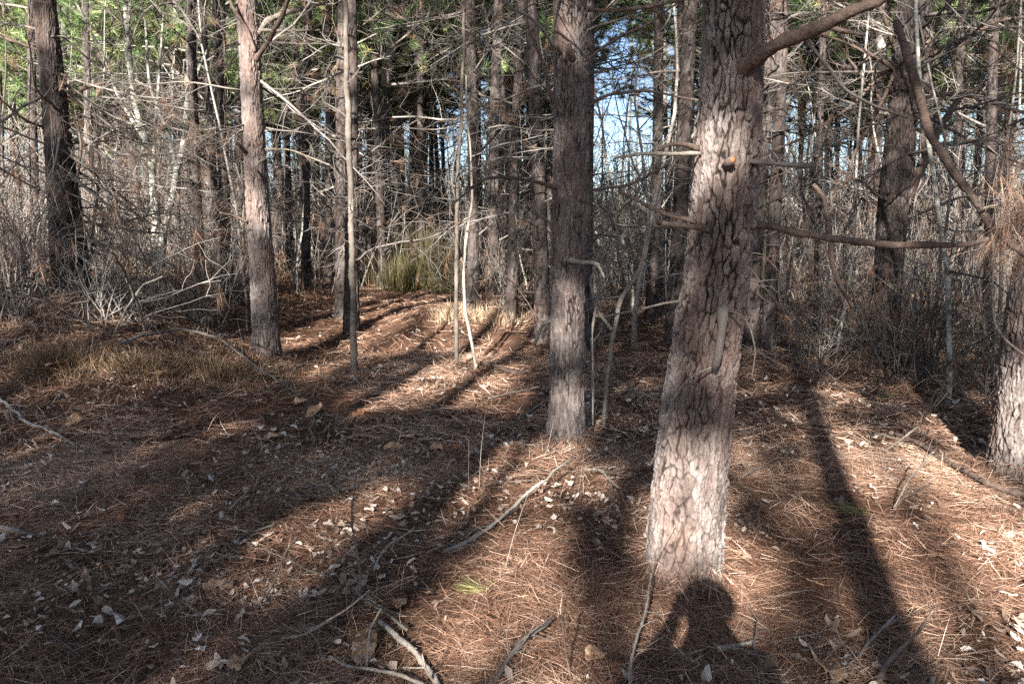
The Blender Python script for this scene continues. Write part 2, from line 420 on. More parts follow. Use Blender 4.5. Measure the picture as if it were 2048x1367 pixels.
def crown_mesh(seed, hh=6.5, rmax=2.1, nl=40, tn=30, tw=.006, per=5, tl=.2, wood=True):
    rng = np.random.default_rng(seed); mb = MB(); wd = MB()
    st = wiggle((0, 0, 0), np.array([0, 0, 1.]), hh, 12, .03, .0, rng)
    tubes(wd, st, np.linspace(.085, .012, 12), 6)
    C = []; A = []; LP = []; LR = []; SPh = []; SR = []
    for k in range(nl):
        f = (k + rng.random()) / nl; q = f * 10.9; i = int(q); p = st[i] + (st[i + 1] - st[i]) * (q - i)
        az = rng.random() * 6.283; el = R(5 + 50 * f + rng.normal() * 10); l = (rmax * (1 - f) ** .7 * (.6 + .5 * rng.random()) + .35)
        d = np.array([math.cos(az) * math.cos(el), math.sin(az) * math.cos(el), math.sin(el)])
        w = wiggle(p, d, l, 8, .1, .05, rng); LP.append(w); LR.append(np.linspace(.022 * (1.2 - f), .005, 8))
        for _ in range(per):
            j = rng.integers(2, 8); d2 = norm(w[j] - w[j - 1]) + rng.normal(size=3) * .7; d2[2] = abs(d2[2]) * .7
            w2 = wiggle(w[j], d2, .25 + .4 * rng.random(), 4, .15, .05, rng); SPh.append(w2); SR.append(np.linspace(.006, .003, 4))
            for jj_ in (2, 3): C.append(w2[jj_]); A.append(norm(w2[jj_] - w2[jj_ - 1]))
        C.append(w[-1]); A.append(norm(w[-1] - w[-2]))
    tufts(mb, C, A, tn, tl, tw, .75)
    if wood: tubes(wd, np.array(LP), np.array(LR), 4); tubes(wd, np.array(SPh), np.array(SR), 3)
    return mb.mesh('needles', M_GREEN, False), wd.mesh('limbs', M_DEAD)
CR = [crown_mesh(300 + k, 6.2 + .4 * k, 2.0 + .2 * (k % 3), 50 + 3 * k, 58, .0085, 8, .2) for k in range(4)]
def add_crown(parent, z, k, s=1.0, xy=(0, 0), rot=0.):
    c, w = CR[k % 4]
    o = link('crown', w, parent, (xy[0], xy[1], z)); o.scale = (s, s, s); o.rotation_euler.z = rot
    link('needles', c, o)
    return o
TR = []
for k in range(5):
    mb = MB(); rng = np.random.default_rng(400 + k)
    P = wiggle((0, 0, -.25), np.array([0, 0, 1.]), 14.5, 15, .012, .01, rng); P[:, :2] -= P[0, :2]
    z = P[:, 2]; P[:, :2] *= np.clip(z / 6, 0, 1)[:, None]
    rad = .1 * (1 - .055 * np.clip(z, 0, 14)) + .035 * np.exp(-np.clip(z + .2, 0, 9) / .25)
    trunk(mb, P, rad, 28, .035, .035, .085, .0085, 20. + k)
    TR.append((mb.mesh('trunk', M_BARK_SHADE), P))
def trunk_xy(k, z):
    P = TR[k][1]; return float(np.interp(z, P[:, 2], P[:, 0])), float(np.interp(z, P[:, 2], P[:, 1]))

def put_branch(parent, p, az, el, s, k, far=False, roll=0., name='branch'):
    me, dm = (BRF[k % 5], None) if far else BR[k % 10]
    o = link(name, me, parent, p); o.rotation_euler = Euler((roll, -el, az), 'XYZ'); o.scale = (s, s, s)
    if dm: link('dry_needles', dm, o)
    return o
def axis_of(P0, P1):
    v = Vector(P1 - P0).normalized(); return Vector((0, 0, 1)).rotation_difference(v)

# ------------------------------------------------------------------ landmark names for labels
LM = [(140, 'far-left pine'), (530, 'half-lit pine'), (700, 'twin pines'), (1135, 'middle pine'), (1420, 'thick pine'), (1780, 'forked pine'), (2030, 'right-edge pine')]
ORD = ['first', 'second', 'third', 'fourth', 'fifth', 'sixth', 'seventh', 'eighth', 'ninth', 'tenth', 'eleventh', 'twelfth', 'thirteenth', 'fourteenth', 'fifteenth', 'sixteenth', 'seventeenth', 'eighteenth', 'nineteenth', 'twentieth'] + ['twenty-' + w for w in ('first', 'second', 'third', 'fourth', 'fifth', 'sixth', 'seventh', 'eighth', 'ninth')] + ['thirtieth'] + ['thirty-' + w for w in ('first', 'second', 'third', 'fourth', 'fifth', 'sixth', 'seventh', 'eighth', 'ninth')]
def gap_labels(items, what):
    """items: list of (screen x, object). names each by its rank in the gap between two landmark trunks"""
    gaps = {}
    for x, o in items:
        g = sum(1 for lx, _ in LM if x > lx); gaps.setdefault(g, []).append((x, o))
    for g, L in gaps.items():
        L.sort(key=lambda t: t[0])
        if g == 0: where = 'left of the far-left pine'
        elif g == len(LM): where = 'right of the right-edge pine'
        else: where = 'between %s and %s' % (LM[g - 1][1], LM[g][1])
        for k, (x, o) in enumerate(L):
            o['label'] = '%s %s from the left, %s' % (ORD[min(k, len(ORD) - 1)], what, where)

# ------------------------------------------------------------------ the near pines
def main_pine(rows, Y, label, seed, mat, ns=160, dz=.008, pw=.045, ph=.1, dep=.012, crown=0, hc=8.0, flare=.25, sb=None):
    """rows: (x centre px, y px, width px) from base up; Y = its distance"""
    pts = []; rad = []
    for x, y, w in rows:
        p = at(x, y, Y); pts.append(p); rad.append(w * .5 / F * depth(p))
    base = np.array([pts[0][0], Y, float(H(pts[0][0], Y))])
    d0 = (pts[1] - pts[0]); d0 = d0 / max(1e-6, d0[2])
    pts = [pts[0] - d0 * (pts[0][2] - base[2] + .3)] + pts; rad = [rad[0] * (1 + flare)] + rad
    d1 = (pts[-1] - pts[-2]); d1 = d1 / d1[2]; top = pts[-1]
    for k in range(1, 8):
        z = top[2] + (14 - top[2]) * k / 7; q = top + d1 * (z - top[2]); q[:2] = top[:2] + d1[:2] * (z - top[2]) * (1 - .4 * k / 7)
        pts.append(q); rad.append(rad[3] * .0 + rad[-1] * (.9 if k < 6 else .75))
    t = thing('pine_tree', base, label, 'pine tree')
    mb = MB(); C = np.array(pts) - base
    zc = int(np.searchsorted(C[:, 2], 4.2))
    trunk(mb, C[:zc + 1], rad[:zc + 1], ns, dz, pw, ph, dep, seed, smooth_below=sb)
    lo = link('trunk', mb.mesh('trunk', mat), t)
    mb2 = MB(); trunk(mb2, C[zc:], rad[zc:], 32, .04, pw, ph, dep, seed + 3)
    hc_ = hc; cxy = (np.interp(hc_, C[:, 2], C[:, 0]), np.interp(hc_, C[:, 2], C[:, 1]))
    # the upper trunk continues the lower one
    up = link('upper_trunk', mb2.mesh('upper_trunk', mat), t)
    add_crown(t, hc_ + (1.2 if base[0] < -1.5 else 0), crown, .7 if base[0] < -1.5 else .85, cxy, seed)
    return t, base, C
def whorls(t, C, zs, seed, n=3, smin=.5, smax=1.1, avoid=None, rr=.1, far=False):
    rng = np.random.default_rng(seed)
    for z in zs:
        a0 = rng.random() * 6.28
        for k in range(n):
            az = a0 + k * 6.283 / n + rng.normal() * .4
            if avoid and avoid(z, az): continue
            x = np.interp(z, C[:, 2], C[:, 0]) + math.cos(az) * rr * .8; y = np.interp(z, C[:, 2], C[:, 1]) + math.sin(az) * rr * .8
            put_branch(t, (x, y, z + rng.normal() * .05), az, R(rng.normal() * 18 + 8), smin + (smax - smin) * rng.random(), rng.integers(0, 50), far, rng.random() * 6.28)
def limb(t, base, pts, Y0, name='branch', mat=None, label=None, n=None, twigs=0, seed=1, sides=8, rough=.10, tl=.3):
    """pts: (x,y,width px,dY) photo pixels at distance Y0+dY"""
    P = []; W = []
    for x, y, w, dy in pts:
        p = at(x, y, Y0 + dy); P.append(p); W.append(w * .5 / F * depth(p))
    P = np.array(P); W = np.array(W); L = np.concatenate([[0], np.cumsum(np.linalg.norm(np.diff(P, axis=0), axis=1))])
    n = n or max(8, int(L[-1] / .02)); s = np.linspace(0, L[-1], n)
    Q = np.stack([np.interp(s, L, P[:, k]) for k in range(3)], 1); rr = np.interp(s, L, W)
    k = max(1, n // (len(pts) * 3)); ker = np.ones(2 * k + 1) / (2 * k + 1)
    Q = np.stack([np.convolve(np.pad(Q[:, q], k, mode='reflect', reflect_type='odd'), ker, 'valid') for q in range(3)], 1)
    Q += np.stack([n2(s * 5, s * 0 + q, seed) for q in range(3)], 1) * .008
    rr = rr * (1 + .14 * n2(s * 22, s * 0 + 3, seed) + .07 * n2(s * 70, s * 0 + 5, seed))
    mb = MB(); tubes(mb, Q - base, rr, sides, rough=rough + .06)
    if twigs:
        rng = np.random.default_rng(seed); TP = []; TW = []
        for _ in range(twigs):
            i = rng.integers(n // 5, n - 1); d = norm(Q[i] - Q[i - 1]) * .7 + rng.normal(size=3) * .7
            l = tl * (.4 + rng.random()); w = wiggle(Q[i] - base, d, l, 7, .16, .0, rng); r0 = min(rr[i] * .5, .004)
            TP.append(w); TW.append(np.linspace(r0, r0 * .35, 7))
            for _ in range(2):
                j = rng.integers(2, 6); w2 = wiggle(w[j], norm(w[j] - w[j - 1]) + rng.normal(size=3) * .6, l * .4, 7, .2, .0, rng); TP.append(w2); TW.append(np.linspace(r0 * .5, r0 * .25, 7))
        tubes(mb, np.array(TP), np.array(TW), 3)
    o = link(name, mb.mesh(name, mat or M_LIMB), t)
    if label: o['label'] = label
    return o, Q

# thick foreground pine
YU = 3.14
rowsU = [(1366, 1165, 158), (1369, 1080, 148), (1377, 1000, 146), (1386, 900, 141), (1397, 800, 137), (1410, 700, 133), (1424, 600, 129), (1442, 500, 126), (1449, 400, 125), (1457, 300, 122), (1463, 200, 120), (1466, 100, 119), (1467, 0, 118)]
tU, bU, CU = main_pine(rowsU, YU, 'thick pine in the foreground with flaking plated bark and broken dead limbs', 1.0, M_BARK, 320, .0055, .044, .098, .016, 0, 8.2, .10, 1.15)
limb(tU, bU, [(1450, 175, 30, -.02), (1480, 145, 40, -.08), (1505, 122, 34, -.14), (1532, 100, 30, -.2), (1570, 82, 27, -.25), (1640, 55, 26, -.3), (1700, 22, 24, -.35), (1760, -5, 22, -.4), (1850, -70, 18, -.4)], YU, label='big crooked living limb rising to the right', twigs=0, sides=12)
limb(tU, bU, [(1602, 72, 9, -.28), (1640, 115, 7, -.25), (1690, 180, 6, -.2), (1750, 212, 5.5, -.1), (1812, 234, 4, 0)], YU, mat=M_DEAD)
limb(tU, bU, [(1600, 60, 12, -.3), (1650, 55, 10, -.25), (1730, 70, 7, -.2)], YU)
limb(tU, bU, [(1400, 302, 11, -.02), (1370, 290, 10, -.05), (1335, 287, 8, -.1), (1318, 300, 7, -.1)], YU)
limb(tU, bU, [(1400, 310, 8, -.05), (1340, 308, 8, -.1), (1290, 306, 7, -.15), (1232, 316, 5, -.2)], YU, mat=M_STICK)
limb(tU, bU, [(1500, 326, 10, -.1), (1555, 329, 10, -.12), (1622, 332, 10, -.15)], YU, mat=M_DEAD, label='short blunt broken branch stub on the right')
limb(tU, bU, [(1418, 462, 17, -.16), (1395, 456, 13, -.2), (1360, 452, 12, -.22), (1324, 445, 10, -.24)], YU)
limb(tU, bU, [(1395, 446, 9, -.02), (1350, 436, 9, 0), (1300, 414, 8, .05), (1238, 380, 6, .1)], YU)
limb(tU, bU, [(1500, 450, 17, -.03), (1545, 455, 14, -.06), (1600, 466, 14, -.1), (1700, 481, 14, -.2), (1790, 489, 13, -.3), (1850, 487, 13, -.35), (1930, 487, 12, -.42), (1976, 474, 10, -.5)], YU, label='long level dead branch reaching right', sides=10)
limb(tU, bU, [(1938, 485, 10, -.42), (1950, 465, 9, -.45), (1965, 457, 8, -.48)], YU, mat=M_STICK)
limb(tU, bU, [(1445, 618, 22, -.15), (1446, 650, 19, -.2), (1440, 690, 17, -.22), (1430, 735, 15, -.2)], YU, mat=M_DEAD, label='grey broken stub hanging down the front of the trunk')
limb(tU, bU, [(1455, 625, 4, -.16), (1480, 628, 4, -.2), (1500, 650, 3.5, -.25), (1512, 700, 3, -.25), (1505, 760, 2.5, -.2)], YU, mat=M_STICK)
limb(tU, bU, [(1430, 735, 3, -.2), (1400, 745, 3, -.22), (1370, 762, 3, -.25), (1345, 800, 2, -.25)], YU, mat=M_STICK, twigs=4, tl=.1)
limb(tU, bU, [(1360, 605, 6, .0), (1330, 608, 5, .02), (1280, 618, 5, .04), (1210, 632, 4, .1)], YU, mat=M_STICK, twigs=5)
mb = MB(); cN = at(1462, 322, YU - .165) - bU
tubes(mb, np.array([cN + [0, .06, -.02], cN + [0, .02, 0], cN + [.003, -.012, .003]]), np.array([.022, .018, .014]), 10, rough=.1)
link('knot', mb.mesh('knot', M_LIMB), tU)
mb = MB(); tubes(mb, np.array([cN + [.003, -.012, .003], cN + [.004, -.0145, .003]]), np.array([.0115, .011]), 12)
o = link('cut_face', mb.mesh('cut_face', M_CUT), tU); o['label'] = 'small orange cut branch end on the trunk'
whorls(tU, CU, [3.0, 3.5, 4.1, 4.8, 5.5, 6.3, 7.2], 5, 3, .6, 1.0, rr=.13)

# middle pine
YR = 5.05
rowsR = [(1131, 890, 82), (1133, 850, 76), (1134, 780, 70), (1135, 650, 66), (1136, 500, 67), (1140, 350, 66), (1141, 200, 68), (1140, 0, 68)]
tR, bR, CR_ = main_pine(rowsR, YR, 'middle-sized straight pine left of the thick pine, several thin dead limbs', 2.0, M_BARK, 200, .009, .034, .10, .012, 1, 8.0, .25, .9)
limb(tR, bR, [(1165, 20, 10, 0), (1220, 22, 8, -.05), (1300, 14, 7, -.1), (1400, -10, 5, -.1)], YR, twigs=6)
limb(tR, bR, [(1112, 378, 9, -.1), (1070, 362, 7, -.2), (1010, 352, 6, -.3), (960, 358, 6, -.35), (930, 385, 5, -.4), (900, 410, 4, -.4)], YR, twigs=8)
limb(tR, bR, [(1125, 230, 8, -.12), (1100, 190, 8, -.2), (1090, 130, 7, -.3), (1060, 60, 6, -.4)], YR, twigs=4)
limb(tR, bR, [(1145, 120, 14, -.1), (1138, 100, 12, -.18), (1140, 85, 8, -.2)], YR)
limb(tR, bR, [(1140, 522, 10, -.12), (1165, 525, 9, -.2), (1195, 525, 8, -.25), (1210, 555, 5, -.25)], YR, mat=M_STICK)
limb(tR, bR, [(1160, 385, 8, 0), (1200, 378, 6, .1), (1260, 370, 5, .2), (1330, 330, 4, .3)], YR, twigs=6)
limb(tR, bR, [(1160, 225, 8, 0), (1210, 190, 6, .1), (1290, 180, 5, .2), (1400, 200, 4, .3)], YR, twigs=8)
limb(tR, bR, [(1165, 130, 7, 0), (1210, 90, 6, .1), (1290, 50, 5, .2), (1360, 0, 4, .3)], YR, twigs=8)
limb(tR, bR, [(1105, 640, 9, .1), (1085, 650, 8, .15), (1068, 690, 7, .2)], YR, mat=M_STICK)
whorls(tR, CR_, [2.6, 3.1, 3.5, 4.1, 4.9, 5.7, 6.5], 6, 3, .5, .9, rr=.1)

# half lit pine left of centre
YB = 7.7
rowsB = [(537, 728, 62), (534, 700, 55), (530, 650, 51), (527, 580, 49), (522, 500, 47), (515, 400, 45), (509, 300, 42), (504, 200, 41), (499, 100, 40), (494, 0, 39)]
tB, bB, CB = main_pine(rowsB, YB, 'half-lit straight grey pine left of centre with upswept dead limbs near its top', 3.0, M_BARK, 150, .012, .045, .10, .012, 2, 7.5)
limb(tB, bB, [(490, 305, 8, -.1), (480, 292, 8, -.2), (470, 282, 7, -.25)], YB)
limb(tB, bB, [(512, 120, 12, -.12), (540, 80, 10, -.3), (565, 30, 9, -.5), (580, -20, 7, -.7)], YB)
limb(tB, bB, [(515, 70, 12, .0), (535, 40, 12, .1), (590, 20, 9, .2), (650, 5, 6, .3)], YB, mat=M_STICK, twigs=8)
limb(tB, bB, [(520, 62, 8, .0), (580, 62, 5, .1), (640, 60, 4, .2)], YB, mat=M_STICK, twigs=5)
limb(tB, bB, [(510, 105, 8, -.1), (495, 60, 8, -.1), (470, 20, 7, -.2), (450, -20, 6, -.2)], YB)
limb(tB, bB, [(508, 340, 10, -.13), (516, 352, 8, -.2), (522, 360, 6, -.2)], YB)
limb(tB, bB, [(530, 300, 6, .0), (580, 298, 4, .0), (660, 330, 3, .1)], YB, mat=M_STICK, twigs=6)
limb(tB, bB, [(495, 445, 7, -.1), (470, 432, 5, -.1), (440, 425, 4, -.2)], YB, twigs=4)
whorls(tB, CB, [2.3, 2.7, 3.0, 3.4, 3.9, 4.4, 5, 5.8, 6.5], 7, 3, .5, 1.0, rr=.12)

# far left pine
YA = 8.6
rowsA = [(146, 600, 84), (143, 560, 72), (138, 500, 66), (130, 420, 60), (122, 340, 54), (115, 260, 48), (107, 180, 45), (98, 100, 43), (88, 0, 42)]
tA, bA, CA = main_pine(rowsA, YA, 'far-left leaning dark pine with brush heaped round its base', 4.0, M_BARK_SHADE, 150, .014, .05, .11, .014, 3, 7.5)
limb(tA, bA, [(160, 180, 9, 0), (185, 172, 7, .05), (215, 165, 5, .1)], YA)
limb(tA, bA, [(95, 110, 8, 0), (50, 90, 6, -.1), (-10, 70, 5, -.2)], YA, twigs=8)
limb(tA, bA, [(100, 260, 6, 0), (50, 240, 5, -.3), (-20, 180, 4, -.5)], YA, twigs=8)
limb(tA, bA, [(110, 395, 7, -.1), (60, 370, 5, -.3), (-10, 330, 4, -.5)], YA, twigs=10)
limb(tA, bA, [(150, 380, 6, -.1), (165, 300, 5, -.2), (150, 220, 4, -.3)], YA, twigs=8)
whorls(tA, CA, [1.0, 1.4, 1.8, 2.1, 2.5, 2.9, 3.3, 3.8, 4.5, 5.4], 8, 3, .6, 1.1, rr=.12)

rng = np.random.default_rng(31)
for q in range(26):
    az = -1.2 + 1.9 * rng.random() if q % 3 else rng.random() * 6.28; z = .5 + 1.9 * rng.random(); put_branch(tA, (.15 * math.cos(az), .15 * math.sin(az), z), az, R(-25 + 22 * rng.normal()), .7 + .7 * rng.random(), (2, 5, 9)[q % 3], False, rng.random() * 6.28)
# dark forked pine right
YW = 7.5
rowsW = [(1766, 742, 66), (1768, 700, 58), (1773, 600, 53), (1780, 500, 54), (1787, 400, 57), (1797, 300, 54), (1806, 200, 54), (1815, 100, 56), (1826, 0, 57)]
tW, bW, CW = main_pine(rowsW, YW, 'dark forked pine in shade right of the thick pine', 5.0, M_BARK_SHADE, 150, .012, .045, .10, .011, 1, 7.6)
limb(tW, bW, [(1806, 412, 22, 0), (1822, 380, 20, .0), (1850, 320, 18, -.05), (1880, 250, 16, -.1), (1925, 190, 12, -.2), (1960, 175, 9, -.2)], YW, twigs=6)
for q, pp in enumerate([[(1790, 140, 8, 0), (1740, 105, 7, -.3), (1650, 70, 5, -.5), (1560, 70, 4, -.6)], [(1785, 130, 9, 0), (1700, 215, 6, .2), (1600, 280, 5, .3), (1480, 330, 4, .3)],
      [(1790, 145, 8, 0), (1755, 220, 6, -.1), (1700, 330, 5, -.2), (1690, 370, 3, -.2)], [(1810, 140, 10, 0), (1900, 90, 8, -.2), (2000, 40, 7, -.4), (2070, 30, 5, -.5)],
      [(1800, 120, 10, 0), (1860, 190, 8, -.2), (1940, 190, 7, -.4), (2060, 230, 6, -.6)], [(1790, 100, 9, 0), (1770, 40, 8, -.2), (1740, -20, 7, -.3)],
      [(1780, 230, 7, 0), (1740, 170, 6, .1), (1690, 110, 5, .2)], [(1765, 400, 6, 0), (1720, 360, 5, -.1), (1660, 330, 4, -.1)], [(1815, 150, 7, 0), (1870, 60, 6, .2), (1900, -20, 5, .3)],
      [(1815, 160, 8, 0), (1880, 130, 6, .2), (1990, 30, 5, .4)], [(1770, 520, 5, 0), (1720, 560, 4, -.1), (1650, 620, 3, -.1)], [(1800, 250, 7, 0), (1850, 230, 6, -.2), (1950, 290, 5, -.4), (2050, 330, 4, -.6)]]):
    limb(tW, bW, pp, YW, twigs=8, seed=30 + q, tl=.45)
whorls(tW, CW, [1.5, 2.0, 2.4, 2.7, 3.0, 3.3, 3.7, 4.2, 5, 5.8, 6.6], 9, 4, .6, 1.1, rr=.12)

# right edge pine
YX = 4.55
rowsX = [(2055, 945, 150), (2056, 900, 138), (2062, 800, 128), (2072, 700, 124), (2085, 600, 120), (2105, 500, 118), (2150, 200, 112), (2180, 0, 108)]
tX, bX, CX = main_pine(rowsX, YX, 'right-edge pine cut off by the picture edge, broad ridged base in sun', 6.0, M_BARK, 200, .009, .045, .10, .014, 2, 8.0, .12)
whorls(tX, CX, [1.9, 2.2, 2.6, 3.1, 3.7, 4.4, 5.3], 10, 3, .4, .8, avoid=lambda z, az: (math.sin(az) < -.1), rr=.14)

# hanging broken limb on the right, with its clump of dead needles
def free_limb(name, pts, Y0, label, cat, mat=None, twigs=0, seed=3, tl=.3, dry=0, sides=8):
    b = at(pts[-1][0], pts[-1][1], Y0 + pts[-1][3]); t = thing(name, b, label, cat)
    o, Q = limb(t, b, pts, Y0, 'stem', mat or M_LIMB, twigs=twigs, seed=seed, tl=tl, sides=sides)
    return t, b, Q
tH, bH, QH = free_limb('hanging_limb', [(1795, 40, 15, .3), (1812, 95, 16, .25), (1835, 180, 17, .2), (1862, 270, 17, .1), (1900, 340, 16, .0), (1945, 395, 15, -.1), (1982, 455, 14, -.2), (2020, 490, 12, -.3), (2060, 520, 10, -.4)], 3.9,
    'broken limb slanting down before the forked pine, rusty dead needles at its end', 'fallen limb', sides=10)
limb(tH, bH, [(1982, 455, 8, -.2), (1988, 500, 6, -.25), (1985, 580, 5, -.25), (1990, 650, 5, -.3), (2010, 680, 4, -.35), (2055, 715, 4, -.4)], 3.9, mat=M_STICK, twigs=8, tl=.12, label='bleached thin twig hanging below')
limb(tH, bH, [(1985, 455, 7, -.2), (2010, 460, 6, -.2), (2060, 475, 5, -.2)], 3.9, mat=M_STICK, twigs=12, tl=.25)
limb(tH, bH, [(1960, 420, 6, -.2), (2000, 410, 4, -.2), (2060, 380, 3, -.2)], 3.9, mat=M_STICK, twigs=12, tl=.25)
mb = MB(); rng = np.random.default_rng(5)
C = []; A = []
for (x, y, dx, dy, n_) in [(2020, 380, .3, .9, 10), (2035, 300, .1, 1, 7), (2010, 440, -.2, 1, 14), (2040, 450, 0, 1, 14), (1990, 500, -.3, .8, 9), (2030, 520, -.1, 1, 10), (2046, 400, .2, .8, 10), (2070, 460, .2, .8, 10)]:
    for _ in range(n_):
        C.append(at(x + rng.normal() * 16, y + rng.normal() * 18, 3.65 + rng.normal() * .08) - bH); A.append(norm(np.array([dx, rng.normal() * .4, -dy]) + rng.normal(size=3) * .45))
tufts(mb, C, A, 9, .17, .0022, .35); o = link('dry_needles', mb.mesh('dry_needles', M_RUST, False), tH)
b1 = free_limb('dangling_branch', [(1630, 366, 9, 0), (1650, 390, 10, 0), (1660, 450, 10, -.03), (1664, 530, 10, -.05), (1680, 570, 9, -.05), (1710, 616, 8, -.05)], 3.4, 'short bare broken branch dangling across the long level branch', 'fallen branch')

# ------------------------------------------------------------------ trunks one can tell apart in the middle distance
BGI = []
def bg_pine(xb, yb, xt, w, label=None, dist=None, ybr=None, nb=None, hc=None, lit=False, crown=True, group='pines of the plantation behind', seed=None, far=None):
    if dist is None: P0 = gp(xb, yb)
    else:
        d = ray(xb, 420.); X0 = d[0] / d[1] * dist; P0 = np.array([X0, dist, float(H(X0, dist))])
    P0[2] = float(H(P0[0], P0[1])) - .02
    P1 = at(xt, 0, P0[1]); k = len(BGI) % 5; rng = np.random.default_rng(int(1000 + len(BGI) + xb * 7) if seed is None else seed)
    t = thing('pine_tree', P0, label or 'x', 'pine tree', group); t.rotation_mode = 'QUATERNION'; t.rotation_quaternion = axis_of(P0, P1)
    rad = w * .5 / F * depth(P0); s = rad / .1
    o = link('trunk', TR[k][0], t); sz = 1.; o.scale = (s, s, sz); rz = rng.random() * 6.28; o.rotation_euler.z = rz
    dd = depth(P0); far = (dd > 13) if far is None else far
    hc = hc or (6.4 + rng.random() * 1.8)
    def cxy(z):
        x, y = trunk_xy(k, z); x *= s; y *= s; return x * math.cos(rz) - y * math.sin(rz), x * math.sin(rz) + y * math.cos(rz)
    nb = nb if nb is not None else (28 if dd < 13 else 8 if dd < 22 else 6)
    for q in range(nb):
        z = .9 + (hc - 1.0) * (q + rng.random()) / nb; az = rng.random() * 6.283; x, y = cxy(z); rt = rad * (1 - .055 * z) * .8
        put_branch(t, (x + math.cos(az) * rt, y + math.sin(az) * rt, z), az, R(rng.normal() * 18 + 8), .45 + .7 * rng.random(), rng.integers(0, 50), far and rng.random() < .6, rng.random() * 6.28)
    if crown:
        lf_ = 1.0 if P0[1] > 15 else .7
        if lf_ < 1: hc = 8.6
        x, y = cxy(hc); add_crown(t, hc, rng.integers(0, 4), lf_ * (1.2 if label == 'y' else .95 + .35 * rng.random()), (x, y), rng.random() * 6.28)
    BGI.append((pxof(P0 + np.array([0, 0, 1.6]))[0], t, label)); return t, P0
HAND = [
 (403, 590, 372, 19, 'slim pine with a brightly sunlit pale lower trunk, left of the half-lit pine'),
 (457, 596, 428, 21, 'slim dark pine just left of the half-lit pine, base in sun'),
 (440, 560, 408, 14, 'thin shaded pine peeking out behind the slim dark pine, left of the half-lit pine'),
 (286, 530, 236, 22, 'dark pine leaning left behind the mottled hardwood stems'),
 (256, 520, 214, 14, 'thin leaning pine left of the mottled hardwood stems'),
 (684, 640, 680, 25, 'left and farther trunk of the twin pines left of centre'),
 (703, 668, 704, 28, 'right and nearer trunk of the twin pines left of centre'),
 (767, 575, 742, 17, 'slim sunlit pale pine just right of the twin pines'),
 (805, 560, 797, 15, 'slim pine with a short sunlit band, second right of the twin pines'),
 (848, 530, 852, 12, 'very thin dark pine against the sky gap left of centre'),
 (946, 622, 951, 23, 'dark pine behind the pale forked sapling at centre'),
 (986, 590, 990, 24, 'dark pine in the middle of the dark centre clump'),
 (1023, 642, 1034, 21, 'pine with sunlit orange middle at the right of the centre clump'),
 (1087, 680, 1068, 31, 'reddish pine close to the left of the middle pine'),
 (1168, 700, 1180, 30, 'dark pine half hidden behind the right edge of the middle pine'),
 (1302, 640, 1330, 22, 'slim dark pine leaning right, left of the thick pine'),
 (1346, 690, 1386, 32, 'dark pine touching the left outline of the thick pine'),
 (1330, 590, 1352, 14, 'thin dark pine between the two dark pines left of the thick pine'),
 (1500, 700, 1545, 26, 'dark pine emerging behind the right outline of the thick pine'),
 (1536, 700, 1572, 27, 'reddish pine second to the right of the thick pine'),
 (1634, 665, 1640, 14, 'thin pine midway between the thick pine and the forked pine'),
 (1975, 690, 1990, 20, 'thin dark pine in the tangle left of the right-edge pine'),
 (612, 560, 598, 15, 'thin pine alone in the brush midway from half-lit pine to twin pines'),
]
for (xb, yb, xt, w, lab) in HAND: bg_pine(xb, yb, xt, w, lab)
hand_n = len(BGI)
# the rows farther back
rng = np.random.default_rng(77)
spots = []
def free(x, y, md): return all((x - a) ** 2 + (y - b) ** 2 > md * md for a, b in spots)
for (_, t, _) in BGI: spots.append((t.location.x, t.location.y))
tries = 0
while len(BGI) < hand_n + 66 and tries < 4000:
    tries += 1
    y = 15 + 20 * rng.random() ** .9; x = (rng.random() * 2 - 1) * (y * .72 + 1)
    if not free(x, y, 1.7): continue
    pxx = 1024 + F * x / y
    if 1175 < pxx < 1325 and rng.random() < .9: continue
    if 1590 < pxx < 1740 and rng.random() < .7: continue
    if pxx < 60 and rng.random() < .6: continue      # the gap of open sky
    if 800 < pxx < 900 and y < 30 and rng.random() < .6: continue
    spots.append((x, y)); w = (.10 + .13 * rng.random()) / y * F
    bg_pine(pxx, 0, pxx + (rng.normal() * 25), w, None, y, hc=(2.8 + 2.6 * rng.random()) if pxx < 900 else (3.6 + 3 * rng.random()))
